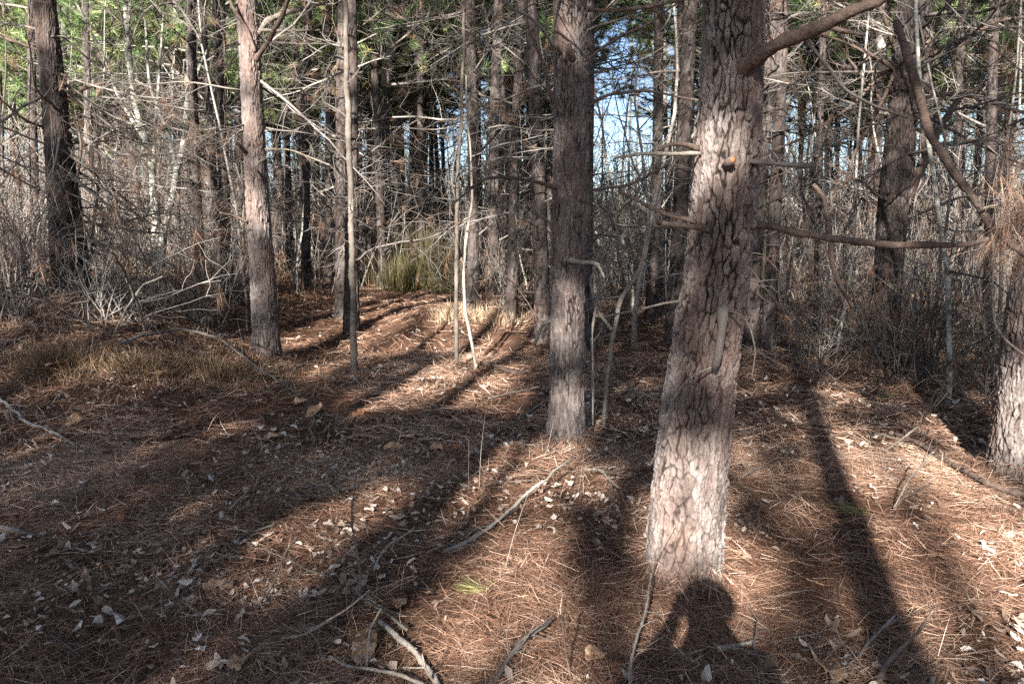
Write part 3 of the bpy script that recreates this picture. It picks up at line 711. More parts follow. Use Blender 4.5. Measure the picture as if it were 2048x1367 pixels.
# young pines, green almost to the ground
rng = np.random.default_rng(55); YG = []
for (xx, yd, hcx) in [(90, 19, 2.9), (200, 17, 3.3), (330, 20, 2.9), (420, 18, 3.0), (575, 16, 2.7), (630, 19, 2.6), (660, 22, 2.8), (720, 17, 3.2), (790, 20, 3.4), (480, 23, 3.0), (270, 24, 3.0), (150, 26, 3.3), (830, 25, 4), (960, 21, 4.0), (1060, 24, 3.8), (1440, 24, 4), (1600, 21, 3.4), (1680, 26, 3.4), (1880, 19, 3.6), (1960, 23, 3.2), (30, 30, 3.4), (60, 13.5, 3.2), (175, 14, 3.0), (245, 21, 3.2), (360, 15.5, 3.0), (450, 14, 3.1), (545, 20, 2.9), (605, 13.5, 3.0), (650, 15, 2.9), (735, 21, 3.0), (815, 19, 3.4), (890, 27, 3.6), (1010, 17, 4.2), (120, 22, 2.8), (310, 28, 2.8), (400, 26, 2.8), (1720, 21, 3.0), (1850, 15, 3.8), (1990, 17, 3.4), (1470, 19, 4.0), (110, 16, 3.3), (215, 24, 3.0), (300, 15, 3.5), (385, 22, 3.0), (470, 16.5, 3.4), (560, 17.5, 3.2), (615, 24, 3.0), (690, 18, 3.5), (760, 15.5, 3.8), (840, 16, 4.2), (1420, 16, 4.2), (1660, 23, 3.6), (1760, 16, 4.0), (1830, 21, 3.6), (1930, 14.5, 4.0), (2020, 19, 3.4), (1100, 20, 4.4), (1340, 28, 4.0)]:
    n_ = len(BGI); bg_pine(xx, 0, xx + rng.normal() * 10, .15 / yd * F, 'y', yd, hc=hcx, nb=5, group='young green pines behind the trunks'); x_, t_, _ = BGI.pop(); YG.append((x_, t_))
gap_labels(YG, 'low-crowned green pine')
gap_labels([(x, t) for x, t, l in BGI if l is None], 'far background pine')

# unseen pines added on both sides, their crowns blocking sky light
rng = np.random.default_rng(66); OUT = {}
for q, (x_, y_) in enumerate([(-5.2, 1.5), (5.0, 1.6), (6.6, 5.), (9., 8.4), (11.5, 12.), (-3.2, -1.4), (-7., -1.), (7.2, -1.2), (9.6, 3.6)]):
    z_ = float(H(x_, y_)); side = 'left' if x_ < 0 else 'right'; OUT.setdefault((side, y_ > 0), []).append(1)
    t = thing('pine_tree', (x_, y_, z_), '%s unseen pine added for shade on the %s, %s the camera' % (ORD[len(OUT[(side, y_ > 0)]) - 1], side, 'ahead of' if y_ > 0 else 'behind'), 'pine tree', 'unseen pines added for shade')
    link('trunk', TR[q % 5][0], t).scale = (1.1, 1.1, 1.); add_crown(t, 9.0 if y_ < 3 else 7.8, q, 1.4, trunk_xy(q % 5, 9.), q)

# ------------------------------------------------------------------ saplings and small hardwoods
def sapling(label, pts, Y, mat, seed=1, nb=10, group=None, name='sapling', bl=.6, br=None, extra=()):
    """pts px from base up (x,y,w)"""
    p0 = at(pts[0][0], pts[0][1], Y); b = np.array([p0[0], Y, float(H(p0[0], Y))]); t = thing(name, b, label, 'sapling', group)
    pp = [(pts[0][0], pts[0][1] + 12, pts[0][2], 0)] + [(x, y, w, 0) for x, y, w in pts]
    o, Q = limb(t, b, pp, Y, 'stem', mat, seed=seed, sides=8, rough=.06)
    for e in extra: limb(t, b, [(x, y, w, 0) for x, y, w in e], Y, 'branch', mat, seed=seed + 1, twigs=5, tl=.4)
    rng = np.random.default_rng(seed)
    for q in range(nb):
        i = int(len(Q) * (.3 + .68 * rng.random())); i = min(i, len(Q) - 2); p = Q[i] - b; az = rng.random() * 6.28
        put_branch(t, p, az, R(35 + rng.normal() * 15), bl * (.4 + .6 * rng.random()), rng.integers(0, 50), False, rng.random() * 6.28)
    return t
YP = gp(707, 745)[1]
sapling('straight bare pole, sunlit pale above and dark below, in front of the twin pines', [(708, 745, 14), (707, 650, 13), (705, 540, 13), (702, 400, 12), (697, 250, 12), (692, 100, 11), (688, -60, 9), (684, -300, 6)], YP, M_PALE, 41, 12)
YM = gp(914, 735)[1]
sapling('pale forked sapling in the sunny patch left of the middle pine', [(913, 735, 9), (912, 640, 8.5), (914, 560, 9), (912, 450, 8.5), (916, 330, 8), (924, 200, 7), (928, 60, 6), (930, -150, 4)], YM, M_PALE, 42, 9)
sapling('thin pale sapling leaning left, right beside the forked sapling', [(952, 738, 7), (942, 670, 6), (930, 620, 7), (926, 560, 6), (930, 480, 6), (945, 400, 5), (940, 300, 4), (930, 150, 3)], YM + .05, M_PALE, 43, 8)
YS = gp(1207, 858)[1]
sapling('bent bare sapling swinging right, between middle and thick pines', [(1207, 858, 8), (1213, 780, 8), (1222, 680, 9), (1240, 600, 9), (1275, 550, 9), (1292, 500, 8), (1298, 430, 7), (1285, 330, 6), (1270, 200, 4), (1280, 60, 3)], YS, M_PALE, 44, 8, extra=[[(1222, 660, 7), (1190, 615, 6), (1180, 560, 5), (1205, 520, 4), (1230, 450, 3)]])
sapling('thin grey sapling close to the right of the middle pine', [(1182, 838, 7), (1186, 760, 7), (1184, 660, 6), (1200, 560, 5), (1230, 500, 4), (1235, 400, 3)], YR + .3, M_DEAD, 45, 8)
YHW = 11.5
def hardwood(label, pts, extra, seed):
    return sapling(label, pts, YHW, M_MOTT, seed, 16, name='hardwood_tree', bl=1.1, extra=extra)
hardwood('left of two white-mottled hardwood stems, branching left', [(312, 520, 17), (311, 470, 16), (308, 400, 14), (305, 330, 14), (288, 270, 13), (268, 200, 11), (256, 120, 9), (250, 0, 8), (245, -200, 5)],
    [[(268, 210, 9), (262, 120, 8), (255, 60, 7), (262, -20, 6)], [(308, 330, 8), (312, 240, 6), (318, 140, 5), (330, 0, 4)], [(290, 280, 9), (240, 200, 6), (200, 100, 5), (150, 0, 4)]], 46)
hardwood('right of two white-mottled hardwood stems, curving right then upright', [(322, 520, 17), (330, 450, 15), (345, 390, 14), (352, 340, 13), (365, 300, 13), (374, 240, 13), (378, 150, 13), (380, 60, 11), (383, -60, 8)],
    [[(352, 340, 9), (335, 260, 7), (300, 180, 6), (290, 40, 5)], [(375, 200, 8), (400, 130, 6), (440, 60, 5), (470, -20, 4)]], 47)
sapling('thin cream stem right of the mottled hardwood stems', [(358, 500, 7), (358, 440, 7), (359, 350, 6), (362, 250, 4), (368, 120, 3)], 13.0, M_PALE, 48, 6)
sapling('very thin upright sapling left of the half-lit pine, pale foot', [(496, 662, 6), (492, 600, 5), (487, 520, 4), (486, 400, 3), (480, 250, 2)], gp(496, 665)[1], M_PALE, 49, 5)
# random thin understory stems
SVM = []
for k in range(8):
    rng2 = np.random.default_rng(500 + k); mb = MB(); hgt = 4 + 3 * rng2.random()
    P = wiggle((0, 0, -.1), np.array([0, 0, 1.]), hgt, 14, .07, .02, rng2); tubes(mb, P, np.linspace(.022, .005, 14), 6, rough=.08)
    SVM.append((mb.mesh('stem', [M_DEAD, M_DEAD, M_MOTT, M_DEAD][k % 4]), P))
SAP = []; SHR = []
SHV = []
for k in range(8):
    rng2 = np.random.default_rng(600 + k); mb = MB(); TP = []; TW = []; ends = []
    for q in range(16):
        d = np.array([rng2.normal() * .45, rng2.normal() * .45, 1.]); l = .6 + 1.1 * rng2.random(); w = wiggle((rng2.normal() * .08, rng2.normal() * .08, -.05), d, l, 8, .17, .0, rng2)
        TP.append(w); TW.append(np.linspace(.007, .002, 8))
        for _ in range(6):
            i = rng2.integers(2, 7); w2 = wiggle(w[i], norm(w[i] - w[i - 1]) + rng2.normal(size=3) * .8, .2 + .4 * rng2.random(), 8, .2, -.01, rng2); TP.append(w2); TW.append(np.linspace(.003, .0012, 8)); ends.append(w2[-1])
    tubes(mb, np.array(TP), np.array(TW), 3); dm = MB()
    ends = np.array(ends); sel = ends[rng2.random(len(ends)) < .2]
    tufts(dm, sel, np.tile([0, 0, -1.], (len(sel), 1)), 12, .16, .003, .6)
    SHV.append((mb.mesh('twigs', M_DEAD), dm.mesh('dry_needles', M_BROWN, False)))
def add_sapling(x, y, seed):
    rng2 = np.random.default_rng(seed); k = rng2.integers(0, 8); me, P = SVM[k]; z = float(H(x, y))
    t = thing('sapling', (x, y, z), 'x', 'sapling', 'bare saplings of the understory'); t.rotation_euler = (rng2.normal() * .09, rng2.normal() * .09, rng2.random() * 6.28)
    s = .7 + .6 * rng2.random(); o = link('stem', me, t); o.scale = (s * 1.1, s * 1.1, s)
    for q in range(6):
        i = rng2.integers(3, 13); az = rng2.random() * 6.28
        put_branch(t, P[i] * np.array([1.1, 1.1, 1]) * s, az, R(30 + rng2.normal() * 18), .3 + .5 * rng2.random(), rng2.integers(0, 50), y > 14, rng2.random() * 6.28)
    SAP.append((pxof(np.array([x, y, z + 1.2]))[0], t))
def add_shrub(x, y, seed, s=1.):
    rng2 = np.random.default_rng(seed); k = rng2.integers(0, 8); z = float(H(x, y))
    t = thing('bare_shrub', (x, y, z), 'x', 'shrub', 'bare twiggy shrubs under the pines'); t.rotation_euler.z = rng2.random() * 6.28; t.scale = (s, s, s * (.8 + .5 * rng2.random()))
    link('twigs', SHV[k][0], t); link('dry_needles', SHV[k][1], t); SHR.append((pxof(np.array([x, y, z + .5]))[0], t))
rng = np.random.default_rng(88); n = 0
while len(SAP) < 64:
    y = 9.5 + 17 * rng.random(); x = (rng.random() * 2 - 1) * (y * .7 + .5); px_ = 1024 + F * x / y; n += 1
    if -3.2 < x < 1.2 and y < 14 and not (-.4 < x < .9 and y > 10.8): continue
    if not free(x, y, .6): continue
    if y < 12.5 and 1430 < px_ < 1960: continue
    spots.append((x, y)); add_sapling(x, y, 3000 + n)
for q, (x, y) in enumerate([(3.5, 6.1), (4.0, 7.3), (3.2, 7.6), (4.4, 6.3), (3.8, 5.6), (4.9, 7.), (3.6, 8.6), (-4.9, 9.), (-5.6, 8.), (-3.4, 10.), (1.4, 8.9), (2.0, 9.4)]): add_sapling(x, y, 7000 + q)
gap_labels(SAP, 'thin bare sapling')
n = 0
while len(SHR) < 62:
    y = 7.8 + 10 * rng.random() ** .8; x = (rng.random() * 2 - 1) * (y * .7 + .5); n += 1
    path = (-2.9 < x + .12 * (y - 8) < .9 and y < 14.5)
    if path and rng.random() < .97: continue
    if x > .9 and x < 4.4 and y < 9.3: continue
    add_shrub(x, y, 4000 + n, .6 + .5 * rng.random())
for x, y in [(-4.6, 7.2), (-5.2, 8.1), (-4.0, 8.2), (-3.3, 8.5), (-3.6, 9.3), (-5.6, 7.0), (3.9, 6.2), (4.4, 6.8), (3.6, 7.2), (4.6, 5.7), (-.1, 10.4), (.35, 10.6), (-.5, 10.7), (.6, 9.9), (3.2, 8.0), (4.1, 7.7), (3.4, 6.7), (3.8, 6.9), (4.3, 6.0), (3.7, 7.9), (2.9, 7.4), (4.9, 6.6), (-3.9, 7.5), (-4.8, 7.9), (-4.3, 9.), (-5.3, 7.4)]:
    n += 1; add_shrub(x, y, 4000 + n, 1.1)
gap_labels(SHR, 'bare twiggy shrub')

# ------------------------------------------------------------------ uncountable stuff: far wood, thicket, grass
def merge_copies(src, M4):
    V, Q, T, A = src; out = MB()
    for m in M4: out.add(V @ m[:3, :3].T + m[:3, 3], Q=Q, T=T, a=A)
    return out
def grab(mb): return (np.concatenate(mb.V), np.concatenate(mb.Q) if mb.Q else None, np.concatenate(mb.T) if mb.T else None, np.concatenate(mb.A))
def mats(pos, s, rz, lean=None):
    out = []
    for p, sc, r in zip(pos, s, rz):
        m = np.eye(4); c, q = math.cos(r), math.sin(r); m[:3, :3] = np.array([[c, -q, 0], [q, c, 0], [0, 0, 1]]) * sc; m[:3, 3] = p; out.append(m)
    return out
rng = np.random.default_rng(99)
class RR: pass
wood_tot = MB(); leaf_tot = MB()
for v in range(4):
    wd = MB(); lf = MB(); r2 = np.random.default_rng(700 + v)
    P = wiggle((0, 0, -.3), np.array([0, 0, 1.]), 14, 10, .03, .01, r2); tubes(wd, P, np.linspace(.12, .03, 10), 6)
    TP = []; TW = []
    for q in range(26):
        z = 1 + 6 * r2.random(); az = r2.random() * 6.28; TP.append(wiggle((0, 0, z), np.array([math.cos(az), math.sin(az), .3 * r2.normal()]), .8 + 1.3 * r2.random(), 5, .15, .0, r2)); TW.append(np.linspace(.014, .006, 5))
    tubes(wd, np.array(TP), np.array(TW), 3)
    h0 = .7; C = []; A = []
    for q in range(150):
        f = r2.random(); z = h0 + 12.3 * f ** 1.25; az = r2.random() * 6.28; rr = (1.9 * (1 - f) ** .6 + .2) * math.sqrt(r2.random())
        C.append((rr * math.cos(az), rr * math.sin(az), z + .2 * rr)); A.append((math.cos(az), math.sin(az), .5))
    tufts(lf, np.array(C), norm(np.array(A)), 20, .28, .011, .8)
    n = 64; y = 34 + 40 * rng.random(n) ** 1.1; x = (rng.random(n) * 2 - 1) * (y * .75 + 2); px_ = x / y * F + 1024
    keep = ~((px_ > 1165) & (px_ < 1330) & (rng.random(n) < .72)) & ~((px_ > 1590) & (px_ < 1760) & (rng.random(n) < .7)) & ~((px_ < 160) & (rng.random(n) < .7)) & ~((px_ > 850) & (px_ < 930) & (rng.random(n) < .8))
    x, y = x[keep], y[keep]; n = len(x); pos = np.stack([x, y, H(x, y)], 1); s = .7 + .55 * rng.random(n); rz = rng.random(n) * 6.28; M4 = mats(pos, s, rz)
    a = grab(wd); b_ = grab(lf)
    for m in M4:
        wood_tot.add(a[0] @ m[:3, :3].T + m[:3, 3], Q=a[1], T=a[2]); leaf_tot.add(b_[0] @ m[:3, :3].T + m[:3, 3], T=b_[2], a=b_[3])
# one object: wood and foliage with two materials
nq = None
def two_mat(name, m1, m2, mata, matb):
    tot = MB(); tot.V = m1.V + m2.V; tot.A = m1.A + m2.A; tot.B = m1.B + m2.B; tot.n = m1.n + m2.n
    tot.Q = list(m1.Q) + [q + m1.n for q in m2.Q]; tot.T = list(m1.T) + [t + m1.n for t in m2.T]
    me = tot.mesh(name, [mata, matb])
    nQ1 = sum(len(q) for q in m1.Q); nQ = sum(len(q) for q in tot.Q); nT1 = sum(len(t) for t in m1.T); nT = sum(len(t) for t in tot.T)
    mi = np.zeros(nQ + nT, np.int32); mi[nQ1:nQ] = 1; mi[nQ + nT1:] = 1; me.polygons.foreach_set('material_index', mi); return me
fw_mesh = two_mat('far_wood', wood_tot, leaf_tot, M_DEAD, M_GREEN)
tag(link('far_wood', fw_mesh), 'far pine wood of many thin trunks and sunlit green tops ahead of the camera', 'wood', kind='stuff')
for ang, off, w_ in ((78, 0, 'to the left of'), (-78, 0, 'to the right of'), (180, 25, 'far behind'), (140, 25, 'behind and left of'), (-140, 25, 'behind and right of')):  # unseen copies of the wood, added to cut low sky light
    o = link('far_wood', fw_mesh, None, (-math.sin(R(ang)) * off, math.cos(R(ang)) * off, 0)); o.rotation_euler.z = R(ang); o.scale = (1, 1, .85)
    tag(o, 'unseen pine wood continuing %s the camera, added to block sky light' % w_, 'wood', kind='stuff')

th = MB(); thn = MB()
for v in range(5):
    wd = MB(); lf = MB(); r2 = np.random.default_rng(800 + v); TP = []; TW = []
    for q in range(7):
        d = np.array([r2.normal() * .25, r2.normal() * .25, 1.]); l = 1.0 + 2.3 * r2.random() ** 1.5; w = wiggle((r2.normal() * .4, r2.normal() * .4, -.1), d, l, 6, .12, .0, r2); TP.append(w); TW.append(np.linspace(.013, .004, 6))
        for _ in range(5):
            i = r2.integers(1, 5); TP.append(wiggle(w[i], norm(w[i] - w[i - 1]) + r2.normal(size=3) * .7, .4 + .7 * r2.random(), 6, .2, .0, r2)); TW.append(np.linspace(.006, .0025, 6))
    tubes(wd, np.array(TP), np.array(TW), 3); a = grab(wd)
    E = np.array([w[-1] for w in TP[::8]]); tufts(lf, E, np.tile([0, 0, -.8], (len(E), 1)), 8, .2, .006, .8); b_ = grab(lf)
    n = 95; y = 11.5 + 30 * rng.random(n); x = (rng.random(n) * 2 - 1) * (y * .74 + 1)
    keep = ~((x > -3.4) & (x < 1.0) & (y < 15)); x, y = x[keep], y[keep]; n = len(x)
    for m in mats(np.stack([x, y, H(x, y)], 1), (.7 + .6 * rng.random(n)) * np.where(y > 21, 1.6, 1.), rng.random(n) * 6.28):
        th.add(a[0] @ m[:3, :3].T + m[:3, 3], Q=a[1]); thn.add(b_[0] @ m[:3, :3].T + m[:3, 3], T=b_[2], a=b_[3])
tag(link('thicket', two_mat('thicket', th, thn, M_DEAD, M_BROWN)), 'tangled leafless thicket of grey-brown stems filling the space behind the trunks', 'undergrowth', kind='stuff')

# ------------------------------------------------------------------ pine straw and leaf litter
st = MB()
def scatter(y0, y1, dens, ex=1.12, ad=1.35):
    """points in the visible wedge of ground"""
    A = .66 * ex; area = A * (y1 ** 2 - y0 ** 2) + 2 * ad * (y1 - y0); n = int(area * dens)
    y = np.sqrt(y0 ** 2 + (y1 ** 2 - y0 ** 2) * RG.random(n)); x = (RG.random(n) * 2 - 1) * (A * y + ad); return x, y
def straw(y0, y1, dens, L, W, lift):
    x, y = scatter(y0, y1, dens)
    cl = n2(x * 2.3, y * 2.3, 40) * .6 + n2(x * 6, y * 6, 41) * .4
    keep = RG.random(len(x)) < .55 + .5 * cl; x, y, cl = x[keep], y[keep], cl[keep]; m = len(x)
    az = n2(x * 1.3, y * 1.3, 42) * 3.5 + RG.normal(size=m) * 1.0
    for k in range(3):
        a2 = az + RG.normal(size=m) * .09; tl = RG.normal(size=m) * .13
        D = np.stack([np.cos(a2) * np.cos(tl), np.sin(a2) * np.cos(tl), np.sin(tl)], 1)
        ll = L * (.65 + .5 * RG.random(m))
        ex, ey = x + D[:, 0] * ll * .5, y + D[:, 1] * ll * .5
        z = H(x, y) + RG.random(m) ** 1.5 * lift + .004; z2 = H(x + D[:, 0] * ll, y + D[:, 1] * ll) + RG.random(m) ** 1.5 * lift
        D[:, 2] = np.clip((z2 - z) / ll + RG.normal(size=m) * .04, -.5, .6); D = norm(D)
        col = np.clip(.45 + .2 * RG.normal(size=m) + .18 * n2(x * 1.1, y * 1.1, 43) + .1 * cl, 0, 1)
        blades(st, np.stack([x, y, z], 1), D, ll, W, .22, a=col, up=np.array([0, 0, 1.]))
straw(1.35, 3.2, 4800, .16, .0014, .030)
straw(3.2, 5.0, 3000, .17, .0019, .032)
straw(5.0, 8.5, 900, .20, .0036, .035)
straw(8.5, 16, 240, .24, .0065, .04)
for (y0, y1, dn, L_, W_) in ((1.35, 3.2, 420, .15, .0016), (3.2, 5.0, 300, .16, .0022), (5.0, 9.0, 110, .2, .0042)):
    x, y = scatter(y0, y1, dn * 3); cl = n2(x * 3.1, y * 3.1, 47); kk = RG.random(len(x)) < .4 + .8 * cl; x, y = x[kk], y[kk]; m = len(x)
    az = RG.random(m) * 6.28; tl = np.abs(RG.normal(size=m)) * .28; D = np.stack([np.cos(az) * np.cos(tl), np.sin(az) * np.cos(tl), np.sin(tl)], 1)
    blades(st, np.stack([x, y, H(x, y) + .012 + .03 * RG.random(m)], 1), D, L_ * (.5 + .6 * RG.random(m)), W_, .3, a=np.clip(.54 + .24 * RG.normal(size=m), 0, 1), up=np.array([0, 0, 1.]))
for (bb, r0, hz) in ((bU, .15, .10), (bR, .13, .08), (bB, .15, .08), (bW, .15, .08), (bX, .22, .10), (bA, .2, .1)):
    m = 1900; a = RG.random(m) * 6.28; q = r0 * (.85 + .9 * RG.random(m) ** 1.5); x = bb[0] + q * np.cos(a); y = bb[1] + q * np.sin(a); a2 = a + RG.normal(size=m) * 1.1; el = np.clip(RG.normal(size=m) * .3 - .25, -.9, .5)
    D = np.stack([np.cos(a2) * np.cos(el), np.sin(a2) * np.cos(el), np.sin(el)], 1)
    blades(st, np.stack([x, y, H(x, y) + 1.5 * hz * np.clip(1.75 - q / r0, 0, 1) * RG.random(m) + .01], 1), D, .13 * (.5 + .6 * RG.random(m)), .0024 if bb[1] < 6 else .004, .3, a=np.clip(.42 + .22 * RG.normal(size=m), 0, 1), up=np.array([0, 0, 1.]))
tag(link('pine_straw', st.mesh('pine_straw', M_STRAW, False)), 'rusty orange pine needles carpeting the forest floor', 'pine straw', kind='stuff')

def leaf_batch(mb, x, y, size, lift=.02):
    m = len(x); nu, nv = 4, 3
    u = np.linspace(-1, 1, nu); v = np.linspace(-1, 1, nv); U, Vv = np.meshgrid(u, v, indexing='ij')
    outl = (1 - .55 * np.abs(U) ** 1.6)
    asp = (.35 + .35 * RG.random(m))[:, None, None]; s = (size * (.35 + 1.1 * RG.random(m) ** 1.6))[:, None, None]
    X_ = U[None] * s * (1 + .25 * RG.normal(size=(m, nu, nv)) * .5); Y_ = Vv[None] * outl[None] * s * asp * (1 + .25 * RG.normal(size=(m, nu, nv)) * .6)
    cu = RG.normal(size=(m, 1, 1)) * .5; cv = (RG.normal(size=(m, 1, 1)) * .55)
    Z_ = s * (cu * X_ ** 2 / s ** 2 * .5 + cv * (Y_ / s) ** 2 * 1.6 + RG.normal(size=(m, nu, nv)) * .09)
    Z_ = Z_ - Z_.min(axis=(1, 2), keepdims=True)
    az = RG.random(m) * 6.28; tx = RG.normal(size=m) * .3; ty = RG.normal(size=m) * .3
    P = np.stack([X_, Y_, Z_], -1).reshape(m, -1, 3)
    P[..., 2] += P[..., 0] * tx[:, None] + P[..., 1] * ty[:, None]
    c, q = np.cos(az)[:, None], np.sin(az)[:, None]
    XX = P[..., 0] * c - P[..., 1] * q + x[:, None]; YY = P[..., 0] * q + P[..., 1] * c + y[:, None]
    ZZ = P[..., 2] + H(x, y)[:, None] + .016 + lift * RG.random(m)[:, None]
    V = np.stack([XX, YY, ZZ], -1).reshape(-1, 3)
    q0 = np.array([(i * nv + j, (i + 1) * nv + j, (i + 1) * nv + j + 1, i * nv + j + 1) for i in range(nu - 1) for j in range(nv - 1)])
    Q = (np.arange(m) * nu * nv)[:, None, None] + q0[None]
    mb.add(V, Q=Q, a=np.repeat(np.clip(.36 + .30 * RG.normal(size=m), 0, 1), nu * nv))
lt = MB()
for (y0, y1, dn, sz) in [(1.3, 3.0, 760, .0185), (3.0, 5.2, 640, .0195), (5.2, 8, 300, .022), (8, 12, 60, .026)]:
    x, y = scatter(y0, y1, dn); k = RG.random(len(x)) < .38 + .8 * n2(x * 1.3, y * 1.3, 60) + .6 * n2(x * 4, y * 4, 61); leaf_batch(lt, x[k], y[k], sz)
tag(link('leaf_litter', lt.mesh('leaf_litter', M_LITTER, False)), 'small bleached curled leaf scraps strewn over the pine straw', 'leaf litter', kind='stuff')

# grass tufts (uncountable) on the left bank and among the trunks
gr = MB()
def grass_at(mb, x, y, hgt, W, lean=.35, z0=0.):
    m = len(x); az = RG.random(m) * 6.28; tl = np.abs(RG.normal(size=m)) * lean + .1
    D = np.stack([np.cos(az) * np.sin(tl), np.sin(az) * np.sin(tl), np.cos(tl)], 1)
    blades(mb, np.stack([x, y, H(x, y) - .01 + z0], 1), D, hgt * (.4 + .8 * RG.random(m)), W, .35, a=RG.random(m))
x = -1.6 - 5.6 * RG.random(16000); y = 6.3 + 3.6 * RG.random(16000) ** 1.3
k = (n2(x * 1.6, y * 1.6, 71) > -.15) & (x < -1.2 - .25 * (y - 6.3)) & ~((x > -3.6) & (y > 8.0)); kk_ = k & (RG.random(len(x)) < .55); grass_at(gr, x[kk_], y[kk_], .15, .004, .8)
x = 3.2 + 4 * RG.random(5000); y = 6.6 + 4 * RG.random(5000); k = n2(x * 1.6, y * 1.6, 72) > .0; grass_at(gr, x[k], y[k], .22, .004, .8)
x = (RG.random(16000) * 2 - 1) * 10; y = 11 + 9 * RG.random(16000); k = (n2(x * 1.1, y * 1.1, 73) > .05) & ~((x > -3.2) & (x < .6) & (y < 14)); grass_at(gr, x[k], y[k], .4, .007, .5)
tag(link('dry_grass', gr.mesh('dry_grass', M_GRASS, False)), 'low dry grass growing along the left bank and under the far pines', 'grass', kind='stuff')

def clump(xp, yp, wpx, hm, label, mat, n=1500, name='grass_clump', group=None, lean=.25, W=.005):
    c = gp(xp, yp); wr = wpx * .5 / F * depth(c); mb = MB(); m = n
    rr = wr * np.abs(RG.normal(size=m)) * .62; a = RG.random(m) * 6.28; x = rr * np.cos(a); y = rr * np.sin(a) * .7
    az = a + RG.normal(size=m) * .9; tl = np.abs(RG.normal(size=m)) * lean + .05
    D = np.stack([np.cos(az) * np.sin(tl), np.sin(az) * np.sin(tl), np.cos(tl)], 1)
    zz = H(x + c[0], y + c[1]) - float(H(c[0], c[1]))
    blades(mb, np.stack([x, y, zz - .01 + RG.random(m) * hm * .35], 1), D, hm * (.2 + .95 * RG.random(m) ** 1.6), W, .5, a=RG.random(m))
    o = link(name, mb.mesh(name, mat, False), None, (c[0], c[1], float(H(c[0], c[1])))); tag(o, label, 'grass clump', group); return o
clump(800, 585, 90, .6, 'olive broomsedge clump at the back left of the needle path', M_OLIVE, 1500, W=.006)
clump(855, 580, 90, 1.0, 'tallest olive broomsedge clump at the end of the needle path', M_OLIVE, 1900, W=.006)
clump(890, 590, 60, .8, 'olive broomsedge clump just left of the pale forked sapling', M_OLIVE, 1000, W=.006)
clump(905, 640, 70, .22, 'pale straw-coloured grass tuft in sun left of the dark centre pine', M_BLEACH, 900, W=.005, lean=.6)
clump(1000, 640, 130, .17, 'wide bleached grass tuft in sun right of the dark centre pine', M_BLEACH, 1500, W=.005, lean=.6)
clump(120, 735, 190, .20, 'needle-draped grass hummock at the left edge', M_GRASS, 2600, lean=.9, W=.004)
clump(440, 755, 190, .17, 'needle-draped grass hummock left of the half-lit pine foot', M_GRASS, 2400, lean=.9, W=.004)
clump(285, 740, 150, .16, 'small grass hummock midway along the left bank', M_GRASS, 1500, lean=.9, W=.004)

# ------------------------------------------------------------------ sticks, leaves, weeds and sprigs, one by one
def stick(pts, label, mat=None, twigs=0, seed=1, name='fallen_stick', cat='stick', tl=.15, sides=7, rough=.16):
    """pts: (x,y,width px, height above ground)"""
    P = []; W = []
    for x, y, w, h in pts: p = gp(x, y, h); P.append(p); W.append(w * .5 / F * depth(p))
    P = np.array(P); W = np.array(W) * .75; P[:, 2] += W + .006
    b = P[0].copy(); L = np.concatenate([[0], np.cumsum(np.linalg.norm(np.diff(P, axis=0), axis=1))]); n = max(10, int(L[-1] / .012))
    s = np.linspace(0, L[-1], n); Q = np.stack([np.interp(s, L, P[:, k]) for k in range(3)], 1) - b; rr = np.interp(s, L, W) * (1 + .2 * n2(s * 60, s * 0, seed) + .12 * n2(s * 17, s * 0, seed + 1))
    k = max(1, n // (len(pts) * 6)); ker = np.ones(2 * k + 1) / (2 * k + 1)
    Q = np.stack([np.convolve(np.pad(Q[:, q], k, mode='reflect', reflect_type='odd'), ker, 'valid') for q in range(3)], 1)
    Q += np.stack([n2(s * 9, s * 0 + q, seed) for q in range(3)], 1) * .007
    mb = MB(); tubes(mb, Q, rr, sides, rough=rough)
    if twigs:
        rng = np.random.default_rng(seed); TP = []; TW = []
        for _ in range(twigs):
            i = rng.integers(n // 6, n - 1); d = norm(Q[i] - Q[i - 1]) * .8 + rng.normal(size=3) * .6; d[2] = abs(d[2]) * .5
            TP.append(wiggle(Q[i], d, tl * (.4 + rng.random()), 6, .14, -.01, rng)); r0 = max(.0014, rr[i] * .4); TW.append(np.linspace(r0, r0 * .5, 6))
        tubes(mb, np.array(TP), np.array(TW), 4)
    return tag(link(name, mb.mesh(name, mat or M_STICK), None, b), label, cat)
S0 = M_STICK
stick([(888, 1112, 16, .0), (925, 1095, 12, .01), (975, 1065, 11, .02), (1010, 1035, 10, .03), (1045, 1000, 9, .05), (1085, 965, 7, .1), (1142, 920, 5, .14)], 'long crooked grey stick left of the thick pine foot, pointing away', M_DEAD, 5, 11)
stick([(985, 1380, 13, .01), (1040, 1290, 12, .02), (1075, 1265, 11, .03), (1105, 1243, 8, .04)], 'rough spiny stick at bottom centre slanting up right', M_DEAD, 8, 12, tl=.12)
stick([(560, 1280, 7, .02), (600, 1272, 7, .05), (640, 1253, 7, .09), (690, 1225, 6, .14), (740, 1184, 4, .2)], 'pale slender stick at bottom left of centre, tip raised right', S0, 3, 13)
stick([(722, 1200, 8, .0), (715, 1120, 7, .15), (705, 1060, 6, .26), (706, 1010, 5, .35), (712, 958, 4, .44)], 'dark upright dead twig standing left of centre', M_LIMB, 7, 14, 'dead_twig', tl=.16)
stick([(750, 1142, 5, .03), (758, 1115, 6, .06), (785, 1085, 5, .1), (828, 1058, 4, .13)], 'short pale curved twig right of the dark upright twig', S0, 1, 15)
stick([(732, 1340, 7, .02), (738, 1300, 7, .06), (745, 1260, 7, .1), (765, 1222, 6, .14)], 'bright bleached spiny twig standing at bottom left of centre', S0, 0, 16, rough=.3)
